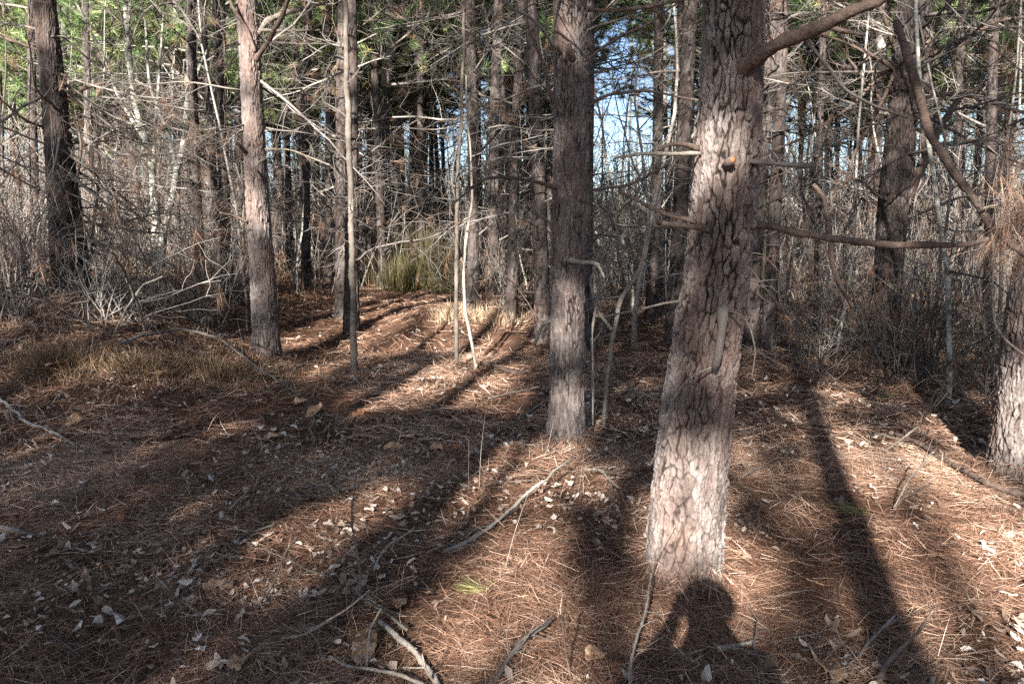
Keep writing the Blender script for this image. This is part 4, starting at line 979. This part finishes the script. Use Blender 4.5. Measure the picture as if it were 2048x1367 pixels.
stick([(655, 1322, 9, .01), (720, 1340, 9, .03), (780, 1352, 10, .04), (850, 1372, 10, .05)], 'knobbly stick along the bottom edge left of centre', S0, 0, 17, rough=.3)
stick([(760, 1245, 14, .02), (800, 1290, 16, .02), (840, 1320, 17, .02), (880, 1385, 18, .02)], 'thick pale knobbly stick running out at the bottom edge', S0, 4, 18, rough=.22, tl=.1)
stick([(700, 1180, 6, .03), (735, 1205, 7, .04), (765, 1225, 8, .05), (812, 1262, 9, .04)], 'thin lichen-grey stick meeting the bleached spiny twig', M_DEAD, 4, 19)
stick([(1750, 1385, 15, .01), (1770, 1330, 14, .03), (1800, 1300, 11, .06), (1840, 1265, 8, .1), (1867, 1225, 6, .15)], 'dark bent stick at the bottom right corner', M_LIMB, 3, 20, tl=.1)
stick([(1435, 1306, 17, .01), (1470, 1298, 14, .02), (1508, 1288, 12, .03)], 'short stout grey stick below the thick pine', S0, 2, 21, tl=.1)
stick([(1255, 1390, 10, .01), (1270, 1300, 8, .06), (1288, 1230, 7, .1), (1302, 1150, 5, .15)], 'pale spotted stick leaning toward the thick pine foot', S0, 5, 22, tl=.1, rough=.3)
stick([(1790, 870, 9, .02), (1850, 900, 13, .02), (1910, 938, 15, .02), (1980, 975, 16, .02), (2070, 1004, 17, .02)], 'dark rotting log lying from the sunny patch to the right edge', M_LIMB, 6, 23, 'fallen_log', 'log', rough=.1)
stick([(238, 692, 9, .02), (290, 672, 8, .08), (370, 662, 8, .1), (440, 680, 7, .1), (520, 742, 6, .06), (602, 792, 4, .02)], 'long thin grey branch arching over the ground before the half-lit pine', M_DEAD, 10, 24, tl=.3)
stick([(230, 672, 6, .0), (250, 620, 5, .3), (290, 570, 5, .55), (325, 555, 4, .62)], 'pale leaning stick left of the half-lit pine, thin and forked', S0, 2, 25, tl=.2)
stick([(292, 668, 8, .0), (275, 610, 8, .4), (255, 560, 8, .7), (225, 505, 6, 1.0)], 'pale brown stick leaning left in the brush', M_STICK, 2, 26, tl=.25)
stick([(176, 620, 9, .0), (190, 575, 9, .3), (202, 548, 8, .45)], 'short pale stick beside the far-left pine foot', S0, 1, 27)
stick([(1768, 905, 5, .0), (1840, 855, 6, .2), (1880, 790, 6, .5), (1915, 705, 5, .85), (1938, 655, 3, 1.1)], 'long thin pale pole leaning right before the dark tangle', S0, 2, 28, 'leaning_pole', 'pole')
stick([(1790, 1020, 5, .0), (1810, 975, 5, .1), (1850, 920, 4, .2), (1870, 905, 3, .25)], 'thin pale twig rising from the sunny patch at right', S0, 5, 29, tl=.12)
stick([(1475, 962, 6, .01), (1500, 950, 6, .02), (1530, 932, 5, .03)], 'small straight pale stick right of the thick pine', S0, 0, 30)
stick([(1790, 1022, 8, .0), (1805, 1000, 7, .03), (1840, 985, 6, .06), (1860, 970, 4, .08)], 'dark crooked twig in the brightest sun at right', M_LIMB, 2, 31, tl=.08)
stick([(985, 735, 14, .03), (1005, 742, 12, .02), (1028, 750, 11, .02), (1050, 748, 9, .02)], 'stubby dark branch end lying behind the middle pine, pale tip', M_LIMB, 2, 32)
stick([(450, 1100, 6, .01), (500, 1070, 6, .02), (545, 1055, 5, .03)], 'short dark stick in the left shade', M_DEAD, 2, 33)
stick([(500, 1240, 7, .01), (540, 1190, 6, .04), (570, 1110, 5, .1), (594, 1072, 4, .13)], 'thin straight twig with sunlit tip, lower left of centre', S0, 1, 34)
stick([(530, 998, 5, .01), (550, 975, 5, .04), (585, 952, 4, .06)], 'small pale curved twig in the middle left shade', S0, 0, 35)
stick([(1170, 940, 7, .01), (1205, 950, 10, .02), (1235, 975, 6, .01)], 'pale curled bark strip between middle and thick pines', S0, 0, 36)
stick([(-10, 790, 8, .03), (50, 845, 7, .06), (110, 870, 6, .06), (150, 892, 4, .03)], 'dark branch entering from the left edge', M_DEAD, 8, 37, tl=.25)
stick([(-10, 1060, 16, .0), (30, 1068, 15, .01), (75, 1078, 12, .01)], 'thick dark branch end at the lower left edge', M_DEAD, 0, 38)
stick([(1140, 1367, 5, .0), (1130, 1300, 5, .1), (1125, 1240, 4, .2)], 'thin dark upright twig at the bottom right of centre', M_LIMB, 1, 39)
stick([(1530, 1375, 8, .02), (1510, 1290, 6, .05), (1512, 1240, 5, .06)], 'spotted grey stick at the bottom below the thick pine', S0, 3, 40, tl=.1)
stick([(1010, 860, 5, .01), (1060, 825, 5, .03), (1095, 800, 4, .04)], 'straight twig in the shadow left of the middle pine', M_DEAD, 2, 51)
stick([(975, 800, 6, .01), (1020, 790, 6, .02), (1080, 775, 4, .03)], 'pale twigs beside the left of the middle pine', S0, 3, 52)
stick([(600, 1250, 6, .01), (640, 1290, 7, .02), (650, 1340, 6, .01)], 'short spiny upright twig at bottom left', M_DEAD, 2, 53)
stick([(1690, 1340, 9, .01), (1730, 1300, 9, .02), (1790, 1240, 7, .04)], 'slim brown stick parallel to the dark bent stick', M_DEAD, 3, 54)

# more loose twigs on the floor, all alike
rng = np.random.default_rng(123); TWV = []
for k in range(6):
    mb = MB(); r2 = np.random.default_rng(900 + k); w = wiggle((0, 0, .006), np.array([1., 0, .03]), .28 + .1 * (k % 3), 12, .09, -.004, r2); w[:, 2] = np.clip(w[:, 2], .004, .06)
    tubes(mb, w, np.linspace(.0045, .0018, 12), 5, rough=.25)
    for q in range(2):
        i = 3 + 3 * q; w2 = wiggle(w[i], w[i] - w[i - 1] + np.array([0, .03 * (-1) ** q, .004]), .1, 6, .1, 0, r2); tubes(mb, w2, np.linspace(.0022, .0012, 6), 4)
    TWV.append(mb.mesh('loose_twig', [M_STICK, M_DEAD, M_STICK][k % 3]))
TWI = []
for k in range(46):
    y = 1.9 + 6 * rng.random() ** 1.2; x = (rng.random() * 2 - 1) * (.66 * y)
    o = link('loose_twig', TWV[k % 6], None, (x, y, float(H(x, y)) + .02)); o.rotation_euler = (rng.normal() * .1, rng.normal() * .08, rng.random() * 6.28); s = .5 + .6 * rng.random(); o.scale = (s, s, s)
    tag(o, 'x', 'twig', 'thin dead twigs scattered on the pine straw'); TWI.append((pxof(np.array(o.location)), o))
gp_ = {}
for (x_, y_), o in TWI: gp_.setdefault(sum(1 for lx, _ in LM if x_ > lx), []).append((-y_, o))
for g, L in gp_.items():
    wh = 'left of the far-left pine' if g == 0 else 'right of the right-edge pine' if g == len(LM) else 'between %s and %s' % (LM[g - 1][1], LM[g][1])
    for k, (_, o) in enumerate(sorted(L, key=lambda t: t[0])): o['label'] = '%s loose dead twig up from the bottom, %s' % (ORD[k], wh)

# large dead leaves
def big_leaf(x, y, wpx, label, kind=0, mat=None, seed=1, curl=1.0):
    rng = np.random.default_rng(seed); c = gp(x, y); R0 = wpx * .5 / F * depth(c); n = 40; rings = 5; V = [(0, 0, 0)]
    lob = 5 if kind == 0 else 9
    for r in range(1, rings + 1):
        for k in range(n):
            a = k / n * 6.283; edge = (.72 + .28 * abs(math.cos(a * lob / 2)) ** .6) if kind == 0 else (1 - .12 * abs(math.sin(a * lob)))
            e = edge * (1 - (1 - r / rings) ** 1.0) ; sx = 1.0 if kind == 0 else 1.15; sy = .8 if kind == 0 else .5
            V.append((R0 * e * math.cos(a) * sx, R0 * e * math.sin(a) * sy, 0))
    V = np.array(V); cx = V[:, 0] / R0; cy = V[:, 1] / R0
    V[:, 2] = R0 * (curl * (.55 * cy ** 2 + .35 * cx ** 2 * cy) + .12 * n2(cx * 3, cy * 3, seed) + .06 * n2(cx * 7, cy * 7, seed + 1) + .08 * np.abs(np.sin(np.arctan2(cy, cx) * lob / 2)) * np.hypot(cx, cy))
    V[:, 1] *= (1 - .25 * curl * cy ** 2)
    V[:, 2] -= V[:, 2].min(); T = [(0, 1 + k, 1 + (k + 1) % n) for k in range(n)]
    Q = [(1 + (r - 1) * n + k, 1 + r * n + k, 1 + r * n + (k + 1) % n, 1 + (r - 1) * n + (k + 1) % n) for r in range(1, rings) for k in range(n)]
    mb = MB(); mb.add(V, Q=Q, T=T)
    tubes(mb, np.array([[0, 0, .002], [-R0 * .8, R0 * .05, .004], [-R0 * 1.5, R0 * .2, .012]]), np.array([.0012, .0014, .0012]), 4)
    o = link('dead_leaf', mb.mesh('dead_leaf', mat or M_LEAF), None, (c[0], c[1], float(H(c[0], c[1])) + .018)); o.rotation_euler = (rng.normal() * .22, rng.normal() * .22, rng.random() * 6.28)
    sol = o.modifiers.new('thickness', 'SOLIDIFY'); sol.thickness = .0008
    return tag(o, label, 'dead leaf')
for q, (x, y, w, lab, kd, mt) in enumerate([
    (432, 1188, 70, 'broad lobed tan leaf on the straw at lower left', 0, 0), (730, 1305, 110, 'largest tan leaf, beneath the bleached spiny twig', 1, 0),
    (482, 1335, 62, 'tan leaf near the bottom edge at left', 0, 0), (125, 738, 80, 'curled tan leaf in front of the left hummock', 0, 0),
    (330, 757, 55, 'pale tan leaf midway along the left bank', 0, 0), (602, 808, 34, 'rounded tan leaf right of the half-lit pine foot', 0, 0),
    (628, 828, 50, 'long flat tan leaf right of the half-lit pine foot', 1, 0), (482, 878, 46, 'folded tan leaf in the middle left shade, darker one', 1, 1),
    (545, 880, 36, 'flat tan leaf in the middle left shade', 0, 0), (872, 903, 34, 'tan leaf in the shadow left of the middle pine', 0, 0),
    (912, 903, 28, 'rusty leaf in the shadow left of the middle pine', 0, 1), (700, 950, 30, 'upright curled tan leaf in the middle of the floor', 1, 0),
    (1645, 1345, 110, 'large crumpled tan leaf at the bottom edge right of the thick pine', 0, 0), (1190, 1318, 60, 'crumpled tan leaf at the bottom edge left of the thick pine', 0, 0),
    (1230, 1345, 60, 'rust-red folded leaf at the bottom edge left of the thick pine', 1, 1), (1628, 1173, 40, 'slim tan leaf right of the thick pine foot', 1, 0),
    (790, 900, 50, 'long tan leaf pair left of the middle pine', 1, 0), (720, 832, 40, 'rust-brown leaf in the shadow right of the half-lit pine', 1, 1),
    (165, 850, 70, 'broad tan leaf in the left shade', 0, 0), (800, 1215, 42, 'dim tan leaf beside the bleached spiny twig', 0, 0),
    (1750, 1090, 34, 'small tan leaf in the sunny patch at right', 1, 0), (240, 1045, 40, 'long rusty leaf in the lower left shade', 1, 1)]):
    big_leaf(x, y, w, lab, kd, M_LEAFD if mt else M_LEAF, 70 + q, .7 + .5 * random.random())

# fallen green needle sprigs
for q, (x, y, w, lab) in enumerate([(1715, 1032, 80, 'yellow-green needle sprig lying in the sun right of the thick pine'), (1762, 800, 50, 'green needle sprig in shade near the forked pine'), (955, 1190, 70, 'pale green needle sprig at bottom centre'), (725, 1283, 60, 'small green needle sprig on the largest tan leaf')]):
    c = gp(x, y); r0 = w * .5 / F * depth(c); mb = MB(); m = 50; a = RG.normal(size=m) * .5 + (0 if q % 2 else 3.1); D = norm(np.stack([np.cos(a), np.sin(a) * .8, .12 + .12 * RG.random(m)], 1))
    P0 = np.stack([RG.normal(size=m) * r0 * .35, RG.normal(size=m) * r0 * .25, .01 + .02 * RG.random(m)], 1)
    blades(mb, P0, D, r0 * 1.3, .0022, .2, a=RG.random(m)); tubes(mb, np.array([[r0 * .6, 0, .01], [0, 0, .012], [-r0 * .4, 0, .012]]), np.array([.004, .003, .002]), 5, a=[.1])
    tag(link('needle_sprig', mb.mesh('needle_sprig', M_SPRIG, False), None, (c[0], c[1], float(H(c[0], c[1])) + .01)), lab, 'needle sprig')

# dry weed stems
def weed(pts, label, heads=0, seed=1):
    Y = gp(pts[0][0], pts[0][1])[1]; b = at(pts[0][0], pts[0][1], Y); P = np.array([at(x, y, Y) for x, y in pts]) - b
    n = 30; s = np.linspace(0, len(P) - 1, n); Q = np.stack([np.interp(s, np.arange(len(P)), P[:, k]) for k in range(3)], 1)
    ker = np.ones(5) / 5; Q = np.stack([np.convolve(np.pad(Q[:, q], 2, mode='reflect', reflect_type='odd'), ker, 'valid') for q in range(3)], 1)
    mb = MB(); tubes(mb, Q, np.linspace(.0019, .0011, n), 4)
    if heads:
        hm = MB(); rng = np.random.default_rng(seed)
        for k in range(heads):
            i = int(n * (.45 + .5 * rng.random())); p = Q[min(i, n - 1)]; d = rng.normal(size=3) * .006; tubes(mb, np.array([p, p + d * .6, p + d]), np.array([.001, .006, .001]), 6)
    tag(link('dry_weed', mb.mesh('dry_weed', M_STICK), None, b), label, 'weed')
weed([(938, 990), (937, 930), (938, 880)], 'straight short dry weed stem left of the middle pine')
weed([(958, 980), (962, 900), (970, 830)], 'second thin weed stem just right of the short one', seed=2)
weed([(1008, 1145), (1030, 1060), (1062, 970), (1095, 900), (1107, 840)], 'long thin arching weed stem rising to the middle pine', seed=3)
weed([(1156, 990), (1165, 930), (1172, 880), (1170, 850)], 'weed stem with seed heads before the middle pine', 7, 4)
weed([(1235, 1000), (1205, 930), (1180, 870)], 'bent weed stem right of the middle pine foot', 0, 5)
weed([(855, 850), (872, 790), (885, 720)], 'thin weed stem in the sunny patch, left one', 0, 6)
weed([(982, 830), (985, 770), (992, 720)], 'thin pale weed stem in the sunny patch, right one', 0, 7)
weed([(1755, 1000), (1748, 930), (1738, 870)], 'curved weed stem in the sun at right', 0, 8)
weed([(1290, 1200), (1310, 1120), (1350, 1050)], 'thin weed stem at the left of the thick pine foot', 0, 9)

# ------------------------------------------------------------------ trees standing behind the camera (unseen; crowns shaped by a light map to cast the shade)
UH = np.array([SUND[1], -SUND[0], 0.]); UH /= np.linalg.norm(UH); VH = np.cross(UH, SUND)
if VH[2] < 0: VH = -VH
def uv(p): return float(p @ UH), float(p @ VH)
GRES = .05; U0, U1, V0, V1 = -9., 9., -1., 9.; GN = (int((U1 - U0) / GRES), int((V1 - V0) / GRES))
acc = np.zeros(GN); wgt = np.zeros(GN)
POOLS = [ # cx, cy, rx, ry, strength, tilt degrees (photo pixels)
 (975, 655, 125, 60, 1, 0), (920, 765, 130, 38, 1, -8), (770, 795, 80, 20, .9, -8), (1010, 795, 75, 25, .8, 0), (700, 690, 160, 22, .6, 0), (760, 640, 90, 14, .6, 0), (640, 740, 60, 14, .5, 0),
 (600, 1065, 200, 26, .8, -14), (740, 1020, 100, 26, .9, -14), (590, 1130, 90, 36, .8, -25), (240, 1015, 170, 12, .6, 0), (60, 765, 110, 18, .55, 0), (260, 785, 100, 10, .35, 0),
 (540, 860, 90, 12, .4, 0), (480, 655, 90, 8, .6, 0), (1020, 930, 130, 26, .9, -8), (1010, 995, 90, 26, .9, -10), (1180, 955, 80, 22, .8, 0), (1140, 1115, 90, 34, .8, 0), (1060, 1060, 70, 25, .5, -20),
 (1000, 1215, 130, 70, 1, -15), (1090, 1330, 110, 40, .8, 0), (900, 1320, 60, 50, .9, 0), (1230, 722, 22, 9, .9, 0), (1290, 770, 70, 12, .5, 0), (1400, 1165, 110, 45, .8, 0),
 (1540, 950, 60, 22, .6, 10), (1620, 940, 40, 18, .8, 20), (1540, 770, 120, 16, .4, 0), (1700, 800, 110, 16, .5, 5), (1720, 880, 90, 26, .9, 10), (1830, 960, 160, 55, 1, 15), (1900, 1060, 190, 75, 1, 15), (1930, 1150, 150, 60, 1, 15),
 (1990, 1150, 120, 70, 1, 15), (1590, 1030, 60, 26, .6, 20), (1560, 1130, 70, 26, .7, 15), (1640, 1180, 90, 30, .7, 25), (1880, 1240, 130, 50, .7, 15), (1980, 1300, 80, 50, .6, 0), (1560, 1270, 60, 20, .5, 0), (1500, 900, 60, 15, .4, 0),
]
def ingauss(x, y, pools):
    L = 0.
    for cx, cy, rx, ry, s, tl in pools:
        c, q = math.cos(R(tl)), math.sin(R(tl)); dx, dy = x - cx, y - cy; a = (dx * c + dy * q) / rx; b = (-dx * q + dy * c) / ry; d = a * a + b * b
        if d < 1.5: L = max(L, s * float(1 - sst(d, .75, 1.4)))
    return L
def splat(p, L, w=1.):
    u, v = uv(p); i, j = int((u - U0) / GRES), int((v - V0) / GRES)
    if 0 <= i < GN[0] and 0 <= j < GN[1]: acc[i, j] += L * w; wgt[i, j] += w
for yy in range(600, 1367, 5):
    for xx in range(-120, 2170, 9):
        splat(gp(xx, yy), ingauss(xx, yy, POOLS))
TP_ = [(YU - .15, rowsU, [(1380, 1010, 90, 135, 1, 0), (1430, 60, 30, 90, .55, 0), (1430, 230, 45, 90, .5, 0), (1440, 380, 60, 90, .35, 0), (1390, 720, 60, 80, .4, 0)]),
       (YR - .1, rowsR, [(1135, 620, 40, 60, .6, 0), (1135, 790, 34, 45, .7, 0), (1120, 100, 30, 110, .6, 0), (1120, 250, 25, 60, .4, 0)]),
       (YB - .1, rowsB, [(495, 60, 30, 90, .8, 0), (512, 300, 24, 60, .5, 0), (520, 400, 26, 60, .65, 0), (525, 520, 22, 60, .4, 0)]),
       (YA - .1, rowsA, [(95, 120, 30, 80, .7, 0), (112, 230, 25, 40, .6, 0), (112, 330, 14, 60, .5, 0)]),
       (YX - .1, rowsX, [(2040, 830, 60, 90, .9, 0)]), (YW - .1, rowsW, []),
       (YP, [(705, 740, 20), (700, 300, 20), (690, 0, 20)], [(700, 270, 12, 270, 1, 0)])]
for Yt, rows, pl in TP_:
    ys = np.array([r[1] for r in rows], float); o_ = np.argsort(ys)
    for yy in range(0, int(ys.max()), 8):
        xc = np.interp(yy, ys[o_], np.array([r[0] for r in rows], float)[o_]); w = np.interp(yy, ys[o_], np.array([r[2] for r in rows], float)[o_])
        for f in np.linspace(-.5, .5, 9): splat(at(xc + f * w, yy, Yt), ingauss(xc + f * w, yy, pl), 12.)
for Yt, xs, ys in ((8.4, range(-120, 470, 9), range(400, 650, 8)), (9.5, range(-120, 300, 9), range(330, 600, 8)), (7.4, range(1570, 2150, 9), range(330, 760, 8)), (9.5, range(1180, 2000, 9), range(430, 620, 8)), (12., range(600, 1300, 9), range(420, 560, 8))):
    for yy in ys:
        for xx in xs: splat(at(xx, yy, Yt), .12 + .25 * float(n2(xx / 40., yy / 40., 95) > .35), 5.)
Lm = np.where(wgt > 0, acc / np.maximum(wgt, 1e-6), .42)
for _ in range(1):
    Lm = (Lm + np.roll(Lm, 1, 0) + np.roll(Lm, -1, 0) + np.roll(Lm, 1, 1) + np.roll(Lm, -1, 1)) / 5
bigL = Lm * (wgt > 0)
for _ in range(1):
    b2 = bigL.copy()
    for a in (-1, 0, 1):
        for b in (-1, 0, 1): b2 = np.maximum(b2, np.roll(np.roll(bigL, a, 0), b, 1) * (.97 if a or b else 1))
    bigL = b2
Lm = np.where(wgt > 0, np.maximum(Lm, bigL), Lm)
def dirpos(s, lat):
    """position s metres along the light (negative: towards the sun), lat sideways"""
    h = np.array([SUND[0], SUND[1]]); h = h / np.linalg.norm(h); return h * s + np.array([UH[0], UH[1]]) * lat
shade_trees = []
rng = np.random.default_rng(321)
def band_lat(px_, py_): return uv(gp(px_, py_))[0]
# trunks whose shadows are the long dark bands on the floor: (sideways offset, distance behind, radius)
bands = [(band_lat(1700, 1080), -4.2, .12, 'pine behind the camera throwing the long band right of the thick pine'),
         (band_lat(930, 1090), -6.5, .06, 'slim pine behind the camera throwing the thin band at bottom centre'),
         (band_lat(1000, 870), -9.0, .14, 'pine behind the camera throwing the band that crosses left of the middle pine'),
         (band_lat(860, 720), -12., .11, 'pine behind the camera throwing the band toward the forked sapling'),
         (band_lat(620, 1130), -11., .12, 'pine behind the camera shading the lower left ground'),
         (band_lat(300, 1200), -7., .13, 'pine behind the camera nearest the lower left ground')]
for s_, lst in ((-14., (-8.4, -5.6, 3.2, 6.4)), (-18., (-9.4, -7, -4.2, -1.4, 1.3, 4.2, 7.)), (-22., (-5.8, -2.8, .2, 3., 6.)), (-10., (-7.5, 4.8, 7.6)), (-7.5, (-8.8, 6.2)), (-5.8, (2.95,)), (-2.5, (3.35,)), (-3.5, (-7.6,)), (-26, (-7, -3.5, 0, 3.5, 7))):  # lone close pines added to shade the forked and far-left pines
    for l in lst: bands.append((l + rng.normal() * (.3 if s_ < -6 else .0), s_ + rng.normal() * .6, .1 + .03 * rng.random(), None))
NT = 0
rowname = {}; rws = {}
for k, bb_ in enumerate(bands):
    if bb_[3] is None: rws.setdefault(min((-2.5, -3.5, -5.8, -7.5, -10, -14, -18, -22, -26), key=lambda q: abs(q - bb_[1])), []).append((bb_[0], k))
for r_, l_ in rws.items():
    for q, (_, k) in enumerate(sorted(l_)): rowname[k] = ({-2.5: 'added closest right-hand shade', -3.5: 'added closest left-hand shade', -5.8: 'added foremost shade', -7.5: 'very nearest', -10: 'nearest', -14: 'second', -18: 'third', -22: 'fourth', -26: 'farthest'}[r_], ORD[q])
for k, (lat, s_, rad, lab) in enumerate(bands):
    xy = dirpos(s_, lat); z = float(H(xy[0], xy[1])); rowd = int(-s_)
    if lab is None: lab = 'pine in the %s row behind the camera, %s from the left' % rowname[k]
    t = thing('pine_tree', (xy[0], xy[1], z), lab, 'pine tree', 'pines standing behind the camera')
    o = link('trunk', TR[k % 5][0], t); o.scale = (rad / .1, rad / .1, 1)
    z0 = 6.0; z1 = 14.2; n = 5200; rr = 2.5 * np.sqrt(RG.random(n)); a = RG.random(n) * 6.283; zz = z0 + (z1 - z0) * RG.random(n)
    rr *= np.clip(1.15 - ((zz - 9.5) / 5.5) ** 2 * .7, .2, 1)
    Pt = np.stack([xy[0] + rr * np.cos(a), xy[1] + rr * np.sin(a), z + zz], 1); u = Pt @ UH; v = Pt @ VH
    i = ((u - U0) / GRES).astype(int); j = ((v - V0) / GRES).astype(int); ok = (i >= 0) & (i < GN[0]) & (j >= 0) & (j < GN[1])
    Lv = np.full(n, .42); known = np.zeros(n, bool); Lv[ok] = Lm[i[ok], j[ok]]; known[ok] = wgt[i[ok], j[ok]] > 0
    nz = np.clip((n2(Pt @ UH * 4.5, v * 4.5, 90) * .6 + n2(Pt @ UH * 11, v * 11, 91) * .5) * .55 + .5, .02, .98)
    Lv = np.where(known, Lv, .5); prob = np.where(nz > Lv * 1.02, np.where(known, .5, .16), 0.)  # tufts dropped where the light map wants a sun pool
    sel = RG.random(n) < prob; Pt = Pt[sel]; NT += len(Pt)
    mb = MB(); ax = norm(Pt - np.array([xy[0], xy[1], 0]) * [1, 1, 0] - [0, 0, 1] * Pt * .98 + RG.normal(size=Pt.shape) * .4)
    bz = np.array([xy[0], xy[1], z]); tufts(mb, Pt - bz, ax, 26, .14, .012, .9)
    wd = MB(); m = min(len(Pt), 70)
    if m:
        q = Pt[:: max(1, len(Pt) // m)] - bz; st_ = np.stack([q * [0, 0, 1] - [0, 0, .6], q * [.5, .5, 1] - [0, 0, .25], q], 1); tubes(wd, st_, np.tile([.012, .008, .004], (len(q), 1)), 3)
    c = link('crown', wd.mesh('crown', M_DEAD), t); link('needles', mb.mesh('needles', M_GREEN, False), c)
print('shade tufts', NT)

# ------------------------------------------------------------------ the photographer, whose shadow lies on the floor
def skin_person():
    p = thing('person', (-.035, 0, .025), 'person in a dark jacket standing behind the camera, both arms raised to it', 'person')
    J = {'pel': (.0, -.24, .95), 'bel': (0, -.25, 1.1), 'chest': (0, -.25, 1.32), 'neck': (0, -.23, 1.50), 'head': (0, -.20, 1.63), 'top': (0, -.21, 1.74),
         'shl': (-.19, -.24, 1.47), 'ell': (-.235, -.12, 1.26), 'wrl': (-.09, -.06, 1.50), 'shr': (.19, -.24, 1.47), 'elr': (.235, -.12, 1.26), 'wrr': (.09, -.06, 1.50),
         'hpl': (-.10, -.24, .90), 'knl': (-.12, -.22, .50), 'anl': (-.13, -.26, .09), 'tol': (-.15, -.10, .04), 'hpr': (.10, -.24, .90), 'knr': (.12, -.22, .50), 'anr': (.13, -.26, .09), 'tor': (.15, -.10, .04)}
    Rd = {'pel': .15, 'bel': .14, 'chest': .15, 'neck': .085, 'head': .095, 'top': .07, 'shl': .07, 'ell': .055, 'wrl': .032, 'shr': .07, 'elr': .055, 'wrr': .032, 'hpl': .095, 'knl': .06, 'anl': .045, 'tol': .04, 'hpr': .095, 'knr': .06, 'anr': .045, 'tor': .04}
    E = [('pel', 'bel'), ('bel', 'chest'), ('chest', 'neck'), ('neck', 'head'), ('head', 'top'), ('chest', 'shl'), ('shl', 'ell'), ('ell', 'wrl'), ('chest', 'shr'), ('shr', 'elr'), ('elr', 'wrr'),
         ('pel', 'hpl'), ('hpl', 'knl'), ('knl', 'anl'), ('anl', 'tol'), ('pel', 'hpr'), ('hpr', 'knr'), ('knr', 'anr'), ('anr', 'tor')]
    for s, sx in (('l', -1), ('r', 1)):      # palm and five fingers curled round the camera body
        J['pa' + s] = (sx * .075, -.055, 1.56); Rd['pa' + s] = .022; E.append(('wr' + s, 'pa' + s))
        for k in range(5):
            a = 'f%d' % k + s
            z = 1.545 + .02 * k if k < 4 else 1.54
            J[a + 'a'] = (sx * (.072 if k < 4 else .06), -.035 if k < 4 else -.07, z); J[a + 'b'] = (sx * (.06 if k < 4 else .035), -.02 - .002 * k if k < 4 else -.075, z + .003)
            Rd[a + 'a'] = .009; Rd[a + 'b'] = .008; E += [('pa' + s, a + 'a'), (a + 'a', a + 'b')]
    keys = list(J); me = bpy.data.meshes.new('body'); me.from_pydata([J[k] for k in keys], [(keys.index(a), keys.index(b)) for a, b in E], [])
    o = link('body', me, p); md = o.modifiers.new('skin', 'SKIN'); md.use_smooth_shade = True
    sk = me.skin_vertices[0].data if me.skin_vertices else None
    if sk is None:
        bpy.context.view_layer.objects.active = o; o.select_set(True); bpy.ops.object.mode_set(mode='OBJECT'); bpy.ops.mesh.customdata_skin_add(); sk = me.skin_vertices[0].data
    for i, k in enumerate(keys): sk[i].radius = (Rd[k], Rd[k]); sk[i].use_root = (k == 'pel')
    sb = o.modifiers.new('sub', 'SUBSURF'); sb.levels = 1; sb.render_levels = 2
    me.materials.append(simple_mat('dark_cloth', [(.3, (.03, .035, .05)), (.7, (.06, .065, .08))], 'rnd', 40, .8))
    hb = MB(); n = 24; th_ = np.linspace(0, 6.283, n, endpoint=False); rows = []
    for q in range(7):
        f = q / 6 * 1.45; rr = .112 * math.cos(f * 1.05); zz = 1.655 + .115 * math.sin(f * 1.05); rows.append(np.stack([rr * np.cos(th_), -.215 + rr * 1.1 * np.sin(th_), np.full(n, zz)], 1))
    V = np.concatenate(rows + [np.array([[0, -.215, 1.777]])]); Q = [(r * n + k, r * n + (k + 1) % n, (r + 1) * n + (k + 1) % n, (r + 1) * n + k) for r in range(6) for k in range(n)]
    hb.add(V, Q=Q, T=[(6 * n + k, 6 * n + (k + 1) % n, 7 * n) for k in range(n)])
    hm = simple_mat('hair_brown', [(.3, (.04, .025, .015)), (.7, (.08, .05, .03))], 'rnd', 80, .8); link('hair', hb.mesh('hair', hm), p)
    cb = MB()
    def box(x0, x1, y0, y1, z0, z1): cb.add([(x, y, z) for x in (x0, x1) for y in (y0, y1) for z in (z0, z1)], Q=[(0, 1, 3, 2), (4, 6, 7, 5), (0, 4, 5, 1), (2, 3, 7, 6), (0, 2, 6, 4), (1, 5, 7, 3)])
    box(-.065, .065, -.07, -.035, 1.55, 1.63); box(-.025, .025, -.068, -.037, 1.63, 1.655)
    km = simple_mat('black_plastic', [(0, (.015, .015, .015)), (1, (.03, .03, .03))], 'rnd', 50, .5)
    ct = thing('camera', (0, 0, 0), 'black camera held up in the hands of the person', 'camera'); link('camera_body', cb.mesh('camera_body', km), ct)
    lb = MB(); tubes(lb, np.array([[0, -.036, 1.6], [0, -.02, 1.6], [0, -.008, 1.6]]), np.array([.03, .03, .032]), 20); link('lens', lb.mesh('lens', km), ct)
skin_person()
